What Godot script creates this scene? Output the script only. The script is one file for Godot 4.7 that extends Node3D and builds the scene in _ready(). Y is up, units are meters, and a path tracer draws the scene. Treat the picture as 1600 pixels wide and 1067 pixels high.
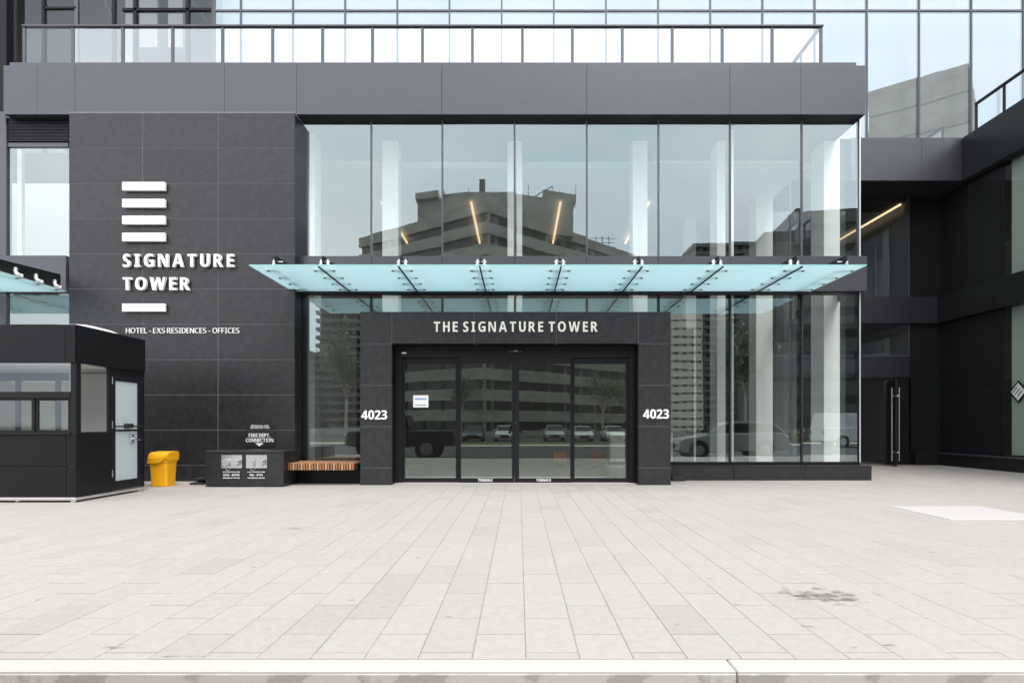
extends Node3D
# Camera at the kerb: x to the right, y up, -z towards the building. Planes are named by their distance from the camera in metres.

const F := 934.0
const EYE := 1.315
const DG := 14.5      # lobby glass
const DW := 14.0      # granite sign wall
const DF := 14.25     # fascia, plinth
const DP := 13.14     # entrance portal
const DT := 19.0      # tower curtain wall behind the terrace
const DB := 20.0      # back wall of the recess
const XW := 14.1      # side wing

var M := {}
var rng := RandomNumberGenerator.new()
var names := {}

func X(px: float, d: float) -> float: return (px - 811.0) * d / F
func Y(py: float, d: float) -> float: return EYE + (664.5 - py) * d / F

# ---------------------------------------------------------------- naming
func numbered(called: String, parent: Node) -> String:
	var key := str(parent.get_instance_id()) + "/" + called
	var n: int = names.get(key, 0)
	names[key] = n + 1
	return called if n == 0 else "%s_%03d" % [called, n]

func world_of(o: Node) -> Vector3:
	var p := Vector3.ZERO
	var n := o
	while n != self and n is Node3D:
		p += (n as Node3D).position
		n = n.get_parent()
	return p

func thing(called: String, label: String, category: String, at := Vector3.ZERO, group := "") -> Node3D:
	var o := Node3D.new()
	o.name = numbered(called, self)
	add_child(o, true)
	o.position = at
	meta(o, label, category, group)
	return o

func meta(o: Node, label: String, category: String, group := "") -> void:
	if label: o.set_meta("label", label)
	if category: o.set_meta("category", category)
	if group: o.set_meta("group", group)

func place(called: String, mesh: Mesh, at: Vector3, m: Material, parent: Node = null) -> MeshInstance3D:
	var p: Node = parent if parent else self
	var o := MeshInstance3D.new()
	o.name = numbered(called, p)
	o.mesh = mesh
	o.material_override = m
	p.add_child(o, true)
	o.position = at - world_of(p)
	return o

func part(called: String, st: SurfaceTool, m: Material, parent: Node = null) -> MeshInstance3D:
	return place(called, st.commit(), Vector3.ZERO, m, parent)

func structure(called: String, st: SurfaceTool, m: Material) -> MeshInstance3D:
	var o := part(called, st, m)
	o.set_meta("kind", "structure")
	return o

# ---------------------------------------------------------------- shapes
func ST() -> SurfaceTool:
	var s := SurfaceTool.new()
	s.begin(Mesh.PRIMITIVE_TRIANGLES)
	return s

func tri(st: SurfaceTool, a: Vector3, b: Vector3, c: Vector3, n: Vector3) -> void:
	st.set_normal(n)
	if (c - a).cross(b - a).dot(n) < 0.0:
		st.add_vertex(a); st.add_vertex(c); st.add_vertex(b)
	else:
		st.add_vertex(a); st.add_vertex(b); st.add_vertex(c)

func quad(st: SurfaceTool, a: Vector3, b: Vector3, c: Vector3, d: Vector3, n: Vector3) -> void:
	tri(st, a, b, c, n)
	tri(st, a, c, d, n)

func bx(st: SurfaceTool, lo: Vector3, hi: Vector3, ch := 0.0) -> void:
	var a := Vector3(minf(lo.x, hi.x), minf(lo.y, hi.y), minf(lo.z, hi.z))
	var b := Vector3(maxf(lo.x, hi.x), maxf(lo.y, hi.y), maxf(lo.z, hi.z))
	var c := (a + b) / 2.0
	var h := (b - a) / 2.0
	ch = minf(ch, minf(h.x, minf(h.y, h.z)) * 0.45)
	for ax in 3:
		var u := (ax + 1) % 3
		var v := (ax + 2) % 3
		for s in [-1.0, 1.0]:
			var n := Vector3.ZERO
			n[ax] = s
			var pts := []
			for k in [[-1, -1], [1, -1], [1, 1], [-1, 1]]:
				var p := c
				p[ax] += s * h[ax]
				p[u] += k[0] * (h[u] - ch)
				p[v] += k[1] * (h[v] - ch)
				pts.append(p)
			quad(st, pts[0], pts[1], pts[2], pts[3], n)
	if ch <= 0.0:
		return
	for ax in 3:
		var u := (ax + 1) % 3
		var v := (ax + 2) % 3
		for su in [-1.0, 1.0]:
			for sv in [-1.0, 1.0]:
				var n := Vector3.ZERO
				n[u] = su * 0.7071
				n[v] = sv * 0.7071
				var pts := []
				for k in [[-1, 0], [1, 0], [1, 1], [-1, 1]]:
					var p := c
					p[ax] += k[0] * (h[ax] - ch)
					p[u] += su * (h[u] - (0.0 if k[1] == 0 else ch))
					p[v] += sv * (h[v] - (ch if k[1] == 0 else 0.0))
					pts.append(p)
				quad(st, pts[0], pts[1], pts[2], pts[3], n)
	for sx in [-1.0, 1.0]:
		for sy in [-1.0, 1.0]:
			for sz in [-1.0, 1.0]:
				var s := Vector3(sx, sy, sz)
				var e := s * h
				tri(st, c + e - Vector3(0, sy * ch, sz * ch), c + e - Vector3(sx * ch, 0, sz * ch), c + e - Vector3(sx * ch, sy * ch, 0), s.normalized())

# a box given by x range, y range and distances from the camera
func bd(st: SurfaceTool, x0: float, x1: float, y0: float, y1: float, d0: float, d1: float, ch := 0.0) -> void:
	bx(st, Vector3(x0, y0, -d0), Vector3(x1, y1, -d1), ch)

func tube(st: SurfaceTool, p: Vector3, q: Vector3, r0: float, r1: float, n := 8, caps := true) -> void:
	var ax := (q - p).normalized()
	var u := ax.cross(Vector3.RIGHT if absf(ax.x) < 0.8 else Vector3.UP).normalized()
	var v := ax.cross(u)
	for i in n:
		var a := TAU * i / n
		var b := TAU * (i + 1) / n
		var na := u * cos(a) + v * sin(a)
		var nb := u * cos(b) + v * sin(b)
		var face := (na + nb).normalized()
		for t in [[p + na * r0, q + na * r1, q + nb * r1, na, na, nb], [p + na * r0, q + nb * r1, p + nb * r0, na, nb, nb]]:
			var flip: bool = (t[2] - t[0]).cross(t[1] - t[0]).dot(face) < 0.0
			for k in ([0, 2, 1] if flip else [0, 1, 2]):
				st.set_normal(t[3 + k])
				st.add_vertex(t[k])
		if caps:
			tri(st, p, p + na * r0, p + nb * r0, -ax)
			tri(st, q, q + na * r1, q + nb * r1, ax)

# a polygon in a plane (2D points mapped by the callable) pushed along a vector
func prism(st: SurfaceTool, poly: PackedVector2Array, to3: Callable, push: Vector3) -> void:
	var idx := Geometry2D.triangulate_polygon(poly)
	var n := push.normalized()
	for i in range(0, idx.size(), 3):
		var a: Vector3 = to3.call(poly[idx[i]])
		var b: Vector3 = to3.call(poly[idx[i + 1]])
		var c: Vector3 = to3.call(poly[idx[i + 2]])
		tri(st, a, b, c, -n)
		tri(st, a + push, b + push, c + push, n)
	var cw := Geometry2D.is_polygon_clockwise(poly)
	for i in poly.size():
		var p := poly[i]
		var q := poly[(i + 1) % poly.size()]
		var a: Vector3 = to3.call(p)
		var b: Vector3 = to3.call(q)
		var o := (q - p).orthogonal().normalized() * (0.01 if (q - p).length() > 0.0 else 0.0)
		var side: Vector3 = (to3.call(p + o) - a).normalized()
		var mid := (p + q) / 2.0
		if Geometry2D.is_point_in_polygon(mid + o * 0.1, poly):
			side = -side
		quad(st, a, b, b + push, a + push, side)

func flat_xz(p: Vector2) -> Vector3: return Vector3(p.x, 0, p.y)

# ---------------------------------------------------------------- materials
func lin(r: float, g: float, b: float) -> Color: return Color(r, g, b).linear_to_srgb()

func mat(id: String, c: Color, rough := 0.6, metal := 0.0) -> StandardMaterial3D:
	var m := StandardMaterial3D.new()
	m.resource_name = id
	m.albedo_color = c
	m.roughness = rough
	m.metallic = metal
	M[id] = m
	return m

# coated glass: part of the light is mirrored, the rest passes
func coated(id: String, share: float, tint := Color(0.93, 0.97, 1.0), wave := 0.0) -> ORMMaterial3D:
	var im := Image.create(4, 4, false, Image.FORMAT_RGB8)
	im.fill(Color(1, 0, 1))
	var m := ORMMaterial3D.new()
	m.resource_name = id
	m.orm_texture = ImageTexture.create_from_image(im)
	m.transparency = BaseMaterial3D.TRANSPARENCY_ALPHA
	m.albedo_color = Color(tint.r, tint.g, tint.b, share)
	if wave > 0.0:
		m.normal_enabled = true
		m.normal_texture = M.wave
		m.normal_scale = wave
		m.uv1_triplanar = true
		m.uv1_world_triplanar = true
		m.uv1_scale = Vector3(0.16, 0.16, 0.16)
	M[id] = m
	return m

func tex(size: int, f: Callable) -> ImageTexture:
	var im := Image.create(size, size, false, Image.FORMAT_RGB8)
	for y in size:
		for x in size:
			im.set_pixel(x, y, f.call(x, y))
	return ImageTexture.create_from_image(im)

func tri_uv(m: BaseMaterial3D, s: float) -> void:
	m.uv1_triplanar = true
	m.uv1_world_triplanar = true
	m.uv1_scale = Vector3(s, s, s)

var noise_images := {}
func wrapped(noise: FastNoiseLite, x: float, y: float, size: float, _r: float) -> float:
	var key := "%d %d" % [noise.seed, int(size)]
	if not noise_images.has(key):
		noise_images[key] = noise.get_seamless_image(int(size), int(size))
	return (noise_images[key] as Image).get_pixel(int(x), int(y)).r * 2.0 - 1.0

func make_materials() -> void:
	var n1 := FastNoiseLite.new()
	n1.seed = 3; n1.frequency = 0.02; n1.fractal_octaves = 4
	var nf := FastNoiseLite.new()
	nf.seed = 8; nf.frequency = 0.25; nf.fractal_octaves = 2
	# flame-finished dark stone: grain, small pale flecks, a few faint veins
	rng.seed = 11
	var g := Image.create(1024, 1024, false, Image.FORMAT_RGB8)
	for y in 1024:
		for x in 1024:
			var v := 0.72 + 0.22 * wrapped(n1, x, y, 1024, 160) + 0.10 * wrapped(nf, x, y, 1024, 100) + 0.17 * (rng.randf() - 0.5)
			if rng.randf() < 0.0015: v += 0.3
			g.set_pixel(x, y, Color(v, v, v * 1.0))
	for k in 420:
		var p := Vector2(rng.randf() * 1024, rng.randf() * 1024)
		var dir := Vector2.from_angle(rng.randf_range(-0.3, 1.1))
		var l := rng.randf_range(2, 9) if k > 90 else rng.randf_range(12, 55)
		var sh := rng.randf_range(0.10, 0.34) if k > 90 else rng.randf_range(0.07, 0.18)
		for i in int(l):
			p += dir.rotated(rng.randf_range(-0.5, 0.5))
			for o in [Vector2i(0, 0), Vector2i(1, 0), Vector2i(0, 1), Vector2i(1, 1)]:
				var q := Vector2i(posmod(int(p.x) + o.x, 1024), posmod(int(p.y) + o.y, 1024))
				var c := g.get_pixelv(q)
				if c.r < 0.98: g.set_pixelv(q, Color(c.r + sh * 0.6, c.g + sh * 0.6, c.b + sh * 0.6))
	var gt := ImageTexture.create_from_image(g)
	for k in 3:
		var m := mat("dark stone %d" % k, lin(0.027, 0.0265, 0.032) * [1.0, 0.95, 1.05][k], [0.40, 0.42, 0.38][k])
		m.albedo_color.a = 1.0
		m.albedo_texture = gt
		m.metallic_specular = 0.58
		tri_uv(m, 0.24)
		m.uv1_offset = Vector3(k * 0.37, k * 0.61, k * 0.13)
	mat("grout", lin(0.24, 0.24, 0.25), 0.8)
	# pavers
	rng.seed = 5
	var pv := tex(1024, func(x, y):
		var v := 0.90 + 0.025 * wrapped(n1, x, y, 1024, 220) + 0.03 * wrapped(nf, x, y, 1024, 100) + 0.14 * (rng.randf() - 0.5)
		if rng.randf() < 0.003: v -= 0.18
		return Color(v, v * 0.995, v * 0.985))
	var p := mat("paver", lin(0.49, 0.458, 0.438), 0.8)
	p.albedo_texture = pv
	p.vertex_color_use_as_albedo = true
	tri_uv(p, 0.5)
	var cn := mat("kerb concrete", lin(0.60, 0.575, 0.55), 0.85)
	cn.albedo_texture = pv
	tri_uv(cn, 0.9)
	rng.seed = 6
	var nd := FastNoiseLite.new()
	nd.seed = 21; nd.frequency = 0.008; nd.fractal_octaves = 5
	var dirt := tex(512, func(x, y):
		var v := clampf(1.02 + 0.8 * minf(wrapped(nd, x, y, 512, 150), 0.05), 0.86, 1.0) + 0.06 * (rng.randf() - 0.5)
		return Color(v, v * 0.98, v * 0.96))
	var kd := mat("kerb face", lin(0.5, 0.48, 0.46), 0.9)
	kd.albedo_texture = dirt
	tri_uv(kd, 0.55)
	mat("joint sand", lin(0.25, 0.23, 0.21), 0.95)
	var sn := mat("stain", Color(lin(0.20, 0.165, 0.135), 0.24), 0.8)
	sn.albedo_color.a = 0.24
	sn.transparency = BaseMaterial3D.TRANSPARENCY_ALPHA
	mat("white plate", lin(0.68, 0.66, 0.655), 0.6).albedo_texture = pv
	# metals
	var mp := mat("anodised panel", lin(0.120, 0.121, 0.137), 0.34, 0.75)
	rng.seed = 9
	mp.albedo_texture = tex(512, func(x, y):
		var v := 0.96 + 0.012 * wrapped(n1, x, y, 512, 60) + 0.02 * (rng.randf() - 0.5)
		return Color(v, v, v))
	tri_uv(mp, 0.25)
	var mp2 := mat("anodised panel dark", lin(0.05, 0.05, 0.06), 0.4, 0.5)
	mp2.albedo_texture = mp.albedo_texture
	tri_uv(mp2, 0.2)
	mat("black frame", lin(0.014, 0.014, 0.016), 0.4).metallic_specular = 0.3
	mat("grey frame", lin(0.11, 0.11, 0.125), 0.35, 0.5)
	mat("black panel", lin(0.010, 0.0105, 0.012), 0.35).metallic_specular = 0.30
	mat("wing panel", lin(0.014, 0.0155, 0.017), 0.34).metallic_specular = 0.34
	mat("soffit", lin(0.02, 0.02, 0.021), 0.7)
	mat("steel", lin(0.72, 0.72, 0.72), 0.22, 1.0)
	mat("bright steel", lin(0.9, 0.9, 0.9), 0.35, 0.6)
	mat("fin steel", lin(0.012, 0.014, 0.014), 0.4).metallic_specular = 0.3
	# glass
	var nw := FastNoiseLite.new()
	nw.seed = 4; nw.frequency = 0.006; nw.fractal_octaves = 2
	var wv := NoiseTexture2D.new()
	wv.width = 512; wv.height = 512; wv.seamless = true; wv.noise = nw
	wv.as_normal_map = true; wv.bump_strength = 1.0
	M.wave = wv
	coated("lobby glass", 0.28, Color(0.92, 0.98, 0.99), 0.05)
	coated("door glass", 0.20, Color(0.9, 0.97, 0.93), 0.02)
	coated("clear glass", 0.10)
	coated("rail glass", 0.27, Color(0.95, 0.98, 1.0))
	coated("tower glass", 0.42, Color(0.83, 0.89, 0.93), 0.07)
	coated("dark glass", 0.07)
	var cg := mat("canopy glass", Color(lin(0.54, 0.645, 0.665), 0.93), 0.3)
	cg.albedo_color.a = 0.78
	cg.transparency = BaseMaterial3D.TRANSPARENCY_ALPHA
	cg.backlight_enabled = true
	cg.backlight = lin(0.70, 0.95, 0.99)
	mat("canopy edge", lin(0.30, 0.62, 0.58), 0.2)
	# interior
	mat("column white", lin(0.86, 0.93, 0.89), 0.6)
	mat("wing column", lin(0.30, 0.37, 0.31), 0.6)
	mat("interior wall", lin(0.07, 0.07, 0.06), 0.7)
	mat("interior pale", lin(0.44, 0.46, 0.44), 0.7)
	mat("ceiling", lin(0.55, 0.56, 0.55), 0.8)
	mat("ceiling dark", lin(0.13, 0.14, 0.14), 0.8)
	mat("back wall", lin(0.60, 0.64, 0.62), 0.8)
	mat("lobby floor", lin(0.52, 0.52, 0.49), 0.3)
	var li := mat("linear lamp", lin(1.0, 0.75, 0.42), 0.5)
	li.emission_enabled = true
	li.emission = Color(1.0, 0.88, 0.70)
	li.emission_energy_multiplier = 0.5
	mat("letter white", lin(0.90, 0.90, 0.88), 0.45)
	mat("letter cream", lin(0.93, 0.91, 0.82), 0.5)
	mat("plate black", lin(0.012, 0.012, 0.013), 0.5)
	mat("print white", lin(0.85, 0.85, 0.85), 0.6)
	mat("print blue", lin(0.25, 0.36, 0.55), 0.6)
	mat("yellow plastic", lin(0.90, 0.42, 0.012), 0.38)
	mat("rubber", lin(0.015, 0.015, 0.015), 0.7)
	for k in 4:
		mat("wood %d" % k, [lin(0.52, 0.33, 0.22), lin(0.36, 0.15, 0.06), lin(0.60, 0.45, 0.34), lin(0.45, 0.22, 0.10)][k], 0.6)
	mat("booth wall", lin(0.62, 0.62, 0.48), 0.7)
	mat("booth ceiling", lin(0.8, 0.8, 0.78), 0.7)
	var fr := mat("frosted glass", lin(0.62, 0.68, 0.69), 0.35)
	fr.backlight_enabled = true
	fr.backlight = lin(0.7, 0.75, 0.75)
	mat("roof white", lin(0.85, 0.85, 0.85), 0.5)
	# across the street
	var asp := mat("asphalt", lin(0.075, 0.075, 0.078), 0.9)
	asp.albedo_texture = pv
	tri_uv(asp, 0.5)
	mat("grass", lin(0.07, 0.10, 0.035), 0.9)
	var cc := mat("concrete", lin(0.36, 0.36, 0.335), 0.85)
	cc.albedo_texture = dirt
	tri_uv(cc, 0.09)
	mat("concrete pale", lin(0.50, 0.46, 0.38), 0.85)
	mat("concrete dark", lin(0.11, 0.11, 0.105), 0.85)
	mat("window dark", lin(0.02, 0.022, 0.025), 0.15)
	mat("bark", lin(0.42, 0.36, 0.27), 0.9)
	var lf := mat("leaf", lin(0.115, 0.135, 0.07), 0.3)
	lf.backlight_enabled = true
	lf.backlight = lin(0.15, 0.25, 0.05)
	lf.vertex_color_use_as_albedo = true
	lf.cull_mode = BaseMaterial3D.CULL_DISABLED
	mat("paint grey", lin(0.38, 0.385, 0.385), 0.22, 0.15)
	mat("paint white", lin(0.58, 0.58, 0.58), 0.3)
	mat("paint black", lin(0.015, 0.016, 0.018), 0.2)
	mat("paint blue grey", lin(0.10, 0.12, 0.15), 0.2, 0.3)
	mat("car glass", lin(0.015, 0.018, 0.02), 0.05)
	mat("tyre", lin(0.015, 0.015, 0.015), 0.85)
	mat("rim", lin(0.35, 0.35, 0.36), 0.3, 0.8)
	mat("headlight", lin(0.8, 0.82, 0.85), 0.1)
	mat("tail light", lin(0.35, 0.01, 0.01), 0.2)
	mat("orange plastic", lin(0.75, 0.15, 0.03), 0.6)

# ---------------------------------------------------------------- lettering
func letters(owner_node: Node, text: String, x0: float, x1: float, y0: float, y1: float, d: float, thick: float, m: Material, gap_share := 0.25, space := 0.5, as_parts := true, parent_called := "letter", weight := 700) -> void:
	var f := SystemFont.new()
	f.font_names = PackedStringArray(["Droid Sans"])
	f.font_weight = weight
	var meshes := []
	var wide := []
	var total := 0.0
	var capm := TextMesh.new()
	capm.font = f; capm.font_size = 64; capm.text = "E"; capm.pixel_size = 0.01; capm.depth = 0.1
	var cap := capm.get_aabb().size.y
	var base := capm.get_aabb().position.y
	for ch in text:
		if ch == " ":
			meshes.append(null); wide.append(0.0); total += cap * space
			continue
		var t := TextMesh.new()
		t.font = f; t.font_size = 64; t.text = ch; t.pixel_size = 0.01; t.depth = 0.1; t.curve_step = 1.0
		meshes.append(t)
		var w := t.get_aabb().size.x
		wide.append(w)
		total += w
	var gaps := 0
	for i in range(text.length() - 1):
		if text[i] != " " and text[i + 1] != " ": gaps += 1
	total += gaps * cap * gap_share
	var sx := (x1 - x0) / total
	var sy := (y1 - y0) / cap
	var x := x0
	var all := ST()
	for i in text.length():
		if meshes[i] == null:
			x += cap * space * sx
			continue
		var t: TextMesh = meshes[i]
		var ab := t.get_aabb()
		var tr := Transform3D(Basis.from_scale(Vector3(sx, sy, thick / 0.1)), Vector3(x - ab.position.x * sx, y0 - base * sy, -d + thick / 2.0))
		if as_parts:
			var st := ST()
			st.append_from(t, 0, tr)
			part(parent_called, st, m, owner_node)
		else:
			all.append_from(t, 0, tr)
		x += wide[i] * sx
		if i + 1 < text.length() and text[i + 1] != " ": x += cap * gap_share * sx
	if not as_parts:
		part(parent_called, all, m, owner_node)

# ---------------------------------------------------------------- scene
func _ready() -> void:
	camera_and_light()
	make_materials()
	ground()
	podium()
	tower()
	recess_and_wing()
	lobby()
	portal()
	canopy()
	signs()
	booth()
	small_things()
	street()

func camera_and_light() -> void:
	var cam := Camera3D.new()
	cam.name = "camera"
	add_child(cam)
	cam.position = Vector3(0, EYE, 0)
	cam.near = 0.1
	cam.far = 900.0
	cam.keep_aspect = Camera3D.KEEP_HEIGHT
	cam.projection = Camera3D.PROJECTION_FRUSTUM
	cam.size = 0.1 * 1067.0 / F
	cam.frustum_offset = Vector2((800.0 - 811.0) / F, (664.5 - 533.5) / F) * 0.1
	cam.current = true
	var n := FastNoiseLite.new()
	n.seed = 17; n.frequency = 0.9; n.fractal_octaves = 5
	var im := Image.create(1024, 512, false, Image.FORMAT_RGBF)
	for y in 512:
		var el := PI * (0.5 - (y + 0.5) / 512.0)
		for x in 1024:
			var az := TAU * (x + 0.5) / 1024.0
			var d := Vector3(cos(el) * cos(az), sin(el), cos(el) * sin(az))
			var s := 1.0 / maxf(d.y + 0.35, 0.2)
			var c := n.get_noise_3d(d.x * s * 1.2, d.y * s * 2.4, d.z * s * 1.2)
			var k := clampf(0.5 + 1.1 * c, 0.0, 1.0)
			var b := 0.82 + 0.32 * maxf(d.y, 0.0)
			im.set_pixel(x, y, Color(lerpf(0.75, 1.06, k) * b, lerpf(0.81, 1.06, k) * b, lerpf(0.88, 1.06, k) * b) if el > 0 else Color(0.35, 0.35, 0.35))
	var pm := PanoramaSkyMaterial.new()
	pm.panorama = ImageTexture.create_from_image(im)
	var sky := Sky.new()
	sky.sky_material = pm
	var e := Environment.new()
	e.background_mode = Environment.BG_SKY
	e.sky = sky
	e.background_energy_multiplier = 1.0
	e.tonemap_mode = Environment.TONE_MAPPER_LINEAR
	e.tonemap_exposure = 2.4
	e.sdfgi_enabled = true
	e.ssao_enabled = true
	e.ssil_enabled = true
	var we := WorldEnvironment.new()
	we.name = "world"
	we.environment = e
	add_child(we)
	var sun := DirectionalLight3D.new()
	sun.name = "sun"
	sun.light_energy = 0.32
	sun.light_angular_distance = 20.0
	sun.light_color = Color(1.0, 0.98, 0.95)
	sun.shadow_enabled = true
	add_child(sun)
	sun.rotation_degrees = Vector3(-58, 25, 0)

func ground() -> void:
	# base sheet, road, plaza
	var st := ST()
	bx(st, Vector3(-500, -0.6, -300), Vector3(500, -0.16, 600))
	structure("ground", st, M["asphalt"])
	st = ST()
	bx(st, Vector3(-120, -0.155, -3.185), Vector3(120, -0.13, 11))
	structure("road", st, M["asphalt"])
	var plaza := Node3D.new()
	plaza.name = "plaza"
	add_child(plaza)
	plaza.set_meta("kind", "structure")
	st = ST()
	bx(st, Vector3(-60, -0.15, -3.365), Vector3(60, -0.006, -60))
	part("joint_bed", st, M["joint sand"], plaza)
	rng.seed = 77
	var near := []
	var rest := ST()
	var w := 0.305
	var l := 0.61
	var gap := 0.0032
	for col in range(-70, 71):
		var x0 := 0.0386 + col * w
		var start := 4.074 - 2 * l + (0.0 if posmod(col, 2) == 0 else 0.305)
		for row in range(-1, 28):
			var d0 := maxf(start + row * l, 3.366)
			var d1 := start + (row + 1) * l
			if d1 < 3.45: continue
			var t := rng.randf()
			var tone := 1.0 + rng.randf_range(-0.035, 0.035)
			var c := Color(tone, tone, tone)
			if t < 0.14: c = Color(tone * 0.94, tone * 0.95, tone * 0.95)
			elif t > 0.86: c = Color(tone * 1.015, tone * 1.0, tone * 0.985)
			var cx := x0 + w / 2
			var cd := (d0 + d1) / 2
			var px := 811.0 + cx * F / cd
			var rec := [cd, x0 + gap / 2, x0 + w - gap / 2, d0 + 0.008, d1 - 0.008, c, rng.randf_range(-0.0012, 0.0012)]
			if px > 5 and px < 1595 and d1 < 10.0 and not (cx < -7.4 and cd > 9.9): near.append(rec)
			else: paver(rest, rec)
	near.sort_custom(func(a, b): return a[0] < b[0] if a[0] != b[0] else a[1] < b[1])
	for i in near.size():
		if i < 298:
			var s := ST()
			paver(s, near[i])
			part("paver", s, M["paver"], plaza)
		else:
			paver(rest, near[i])
	var r := part("paving", rest, M["paver"], plaza)
	r.set_meta("kind", "stuff")
	# dirt: thin irregular splashes
	rng.seed = 31
	for s in [[1290, 931, 0.30, 0.15, 70], [1262, 936, 0.2, 0.06, 10], [1318, 938, 0.2, 0.06, 8], [460, 826, 0.26, 0.10, 8], [1260, 979, 0.10, 0.05, 5], [1392, 1009, 0.10, 0.04, 5], [1333, 1012, 0.05, 0.03, 3], [176, 1012, 0.16, 0.05, 7], [265, 1026, 0.16, 0.02, 6], [598, 949, 0.06, 0.02, 3], [418, 984, 0.05, 0.02, 2], [96, 834, 0.10, 0.03, 3], [300, 790, 0.14, 0.04, 3], [1108, 904, 0.09, 0.03, 3], [214, 775, 0.12, 0.05, 3]]:
		var d: float = F * EYE / (s[1] - 664.5)
		var st2 := ST()
		for k in s[4]:
			var big: bool = k == 0
			var c := Vector2(X(s[0], d) + (0.0 if big else rng.randfn(0, s[2] * 0.45)), -d + (0.0 if big else rng.randfn(0, s[3] * 0.55)))
			var rx: float = s[2] * (0.5 if big else rng.randf_range(0.04, 0.22))
			var ry: float = s[3] * (0.5 if big else rng.randf_range(0.08, 0.28))
			var y: float = 0.002 + 0.00012 * k
			var prev := Vector3.ZERO
			var first := Vector3.ZERO
			for i in 15:
				var a := TAU * i / 14.0
				var q := Vector3(c.x + cos(a) * rx * rng.randf_range(0.45, 1.2), y, c.y + sin(a) * ry * rng.randf_range(0.45, 1.2))
				if i == 14: q = first
				if i > 0: tri(st2, Vector3(c.x, y, c.y), prev, q, Vector3.UP)
				else: first = q
				prev = q
		part("stain", st2, M["stain"], plaza)
	for k in 34:
		var gd := rng.randf_range(3.7, 11.0)
		var gc := Vector3(rng.randf_range(-0.85, 0.85) * gd, 0.0022 + k * 0.00003, -gd)
		var gs := ST()
		var gr := rng.randf_range(0.012, 0.032)
		for i in 9:
			var a0 := TAU * i / 9.0
			var a1 := TAU * (i + 1) / 9.0
			tri(gs, gc, gc + Vector3(cos(a0) * gr, 0, sin(a0) * gr * 0.8), gc + Vector3(cos(a1) * gr, 0, sin(a1) * gr * 0.8), Vector3.UP)
		part("stain", gs, M["stain"], plaza)
	# kerb stones
	var kerb := Node3D.new()
	kerb.name = "kerb"
	add_child(kerb)
	kerb.set_meta("kind", "structure")
	for k in range(-5, 5):
		var a := 1.167 + k * 6.0 + 0.003
		var b := a + 5.994
		st = ST()
		bx(st, Vector3(a, -0.03, -3.352), Vector3(b, 0.004, -3.195), 0.012)
		var o := part("kerb_stone", st, M["kerb concrete"], kerb)
		st = ST()
		bx(st, Vector3(a, -0.16, -3.352), Vector3(b, -0.012, -3.19), 0.006)
		part("kerb_face", st, M["kerb face"], o)

func paver(st: SurfaceTool, r: Array) -> void:
	st.set_color(r[5])
	var y: float = r[6]
	var c := 0.004
	var a := Vector3(r[1], y, -r[3])
	var b := Vector3(r[2], y, -r[4])
	var x0 := a.x; var x1 := b.x; var z0 := b.z; var z1 := a.z
	quad(st, Vector3(x0 + c, y, z0 + c), Vector3(x1 - c, y, z0 + c), Vector3(x1 - c, y, z1 - c), Vector3(x0 + c, y, z1 - c), Vector3.UP)
	var e := -0.012
	var k := 0.003
	quad(st, Vector3(x0 + c, y, z0 + c), Vector3(x0 + c, y, z1 - c), Vector3(x0, y - k, z1), Vector3(x0, y - k, z0), Vector3(-0.6, 0.8, 0))
	quad(st, Vector3(x1 - c, y, z0 + c), Vector3(x1 - c, y, z1 - c), Vector3(x1, y - k, z1), Vector3(x1, y - k, z0), Vector3(0.6, 0.8, 0))
	quad(st, Vector3(x0 + c, y, z1 - c), Vector3(x1 - c, y, z1 - c), Vector3(x1, y - k, z1), Vector3(x0, y - k, z1), Vector3(0, 0.8, 0.6))
	quad(st, Vector3(x0 + c, y, z0 + c), Vector3(x1 - c, y, z0 + c), Vector3(x1, y - k, z0), Vector3(x0, y - k, z0), Vector3(0, 0.8, -0.6))
	quad(st, Vector3(x0, y - k, z0), Vector3(x0, y - k, z1), Vector3(x0, e, z1), Vector3(x0, e, z0), Vector3.LEFT)
	quad(st, Vector3(x1, y - k, z0), Vector3(x1, y - k, z1), Vector3(x1, e, z1), Vector3(x1, e, z0), Vector3.RIGHT)
	quad(st, Vector3(x0, y - k, z1), Vector3(x1, y - k, z1), Vector3(x1, e, z1), Vector3(x0, e, z1), Vector3.BACK)
	quad(st, Vector3(x0, y - k, z0), Vector3(x1, y - k, z0), Vector3(x1, e, z0), Vector3(x0, e, z0), Vector3.FORWARD)

func stone(k: int) -> Material: return M["dark stone %d" % (k % 3)]

# a pane standing in the plane at distance d, tilted a hair as real panes are
func pane(parent: Node, x0: float, x1: float, y0: float, y1: float, d: float, m: Material, called := "glass_pane", tilt := 0.0026) -> MeshInstance3D:
	var st := ST()
	var w := (x1 - x0) / 2
	var h := (y1 - y0) / 2
	quad(st, Vector3(-w, -h, 0), Vector3(w, -h, 0), Vector3(w, h, 0), Vector3(-w, h, 0), Vector3.BACK)
	var o := place(called, st.commit(), Vector3((x0 + x1) / 2, (y0 + y1) / 2, -d), m, parent)
	o.rotation = Vector3(rng.randf_range(-tilt, tilt), rng.randf_range(-tilt, tilt), 0)
	return o

func pane_x(parent: Node, x: float, d0: float, d1: float, y0: float, y1: float, m: Material, called := "glass_pane") -> void:
	var st := ST()
	quad(st, Vector3(x, y0, -d0), Vector3(x, y0, -d1), Vector3(x, y1, -d1), Vector3(x, y1, -d0), Vector3.RIGHT)
	part(called, st, m, parent)

func node(called: String, parent: Node) -> Node3D:
	var o := Node3D.new()
	o.name = numbered(called, parent)
	parent.add_child(o, true)
	return o

const FACADE := [470.0, 580.0, 691.0, 804.0, 917.0, 1029.0, 1141.0, 1253.0, 1343.0]

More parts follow.
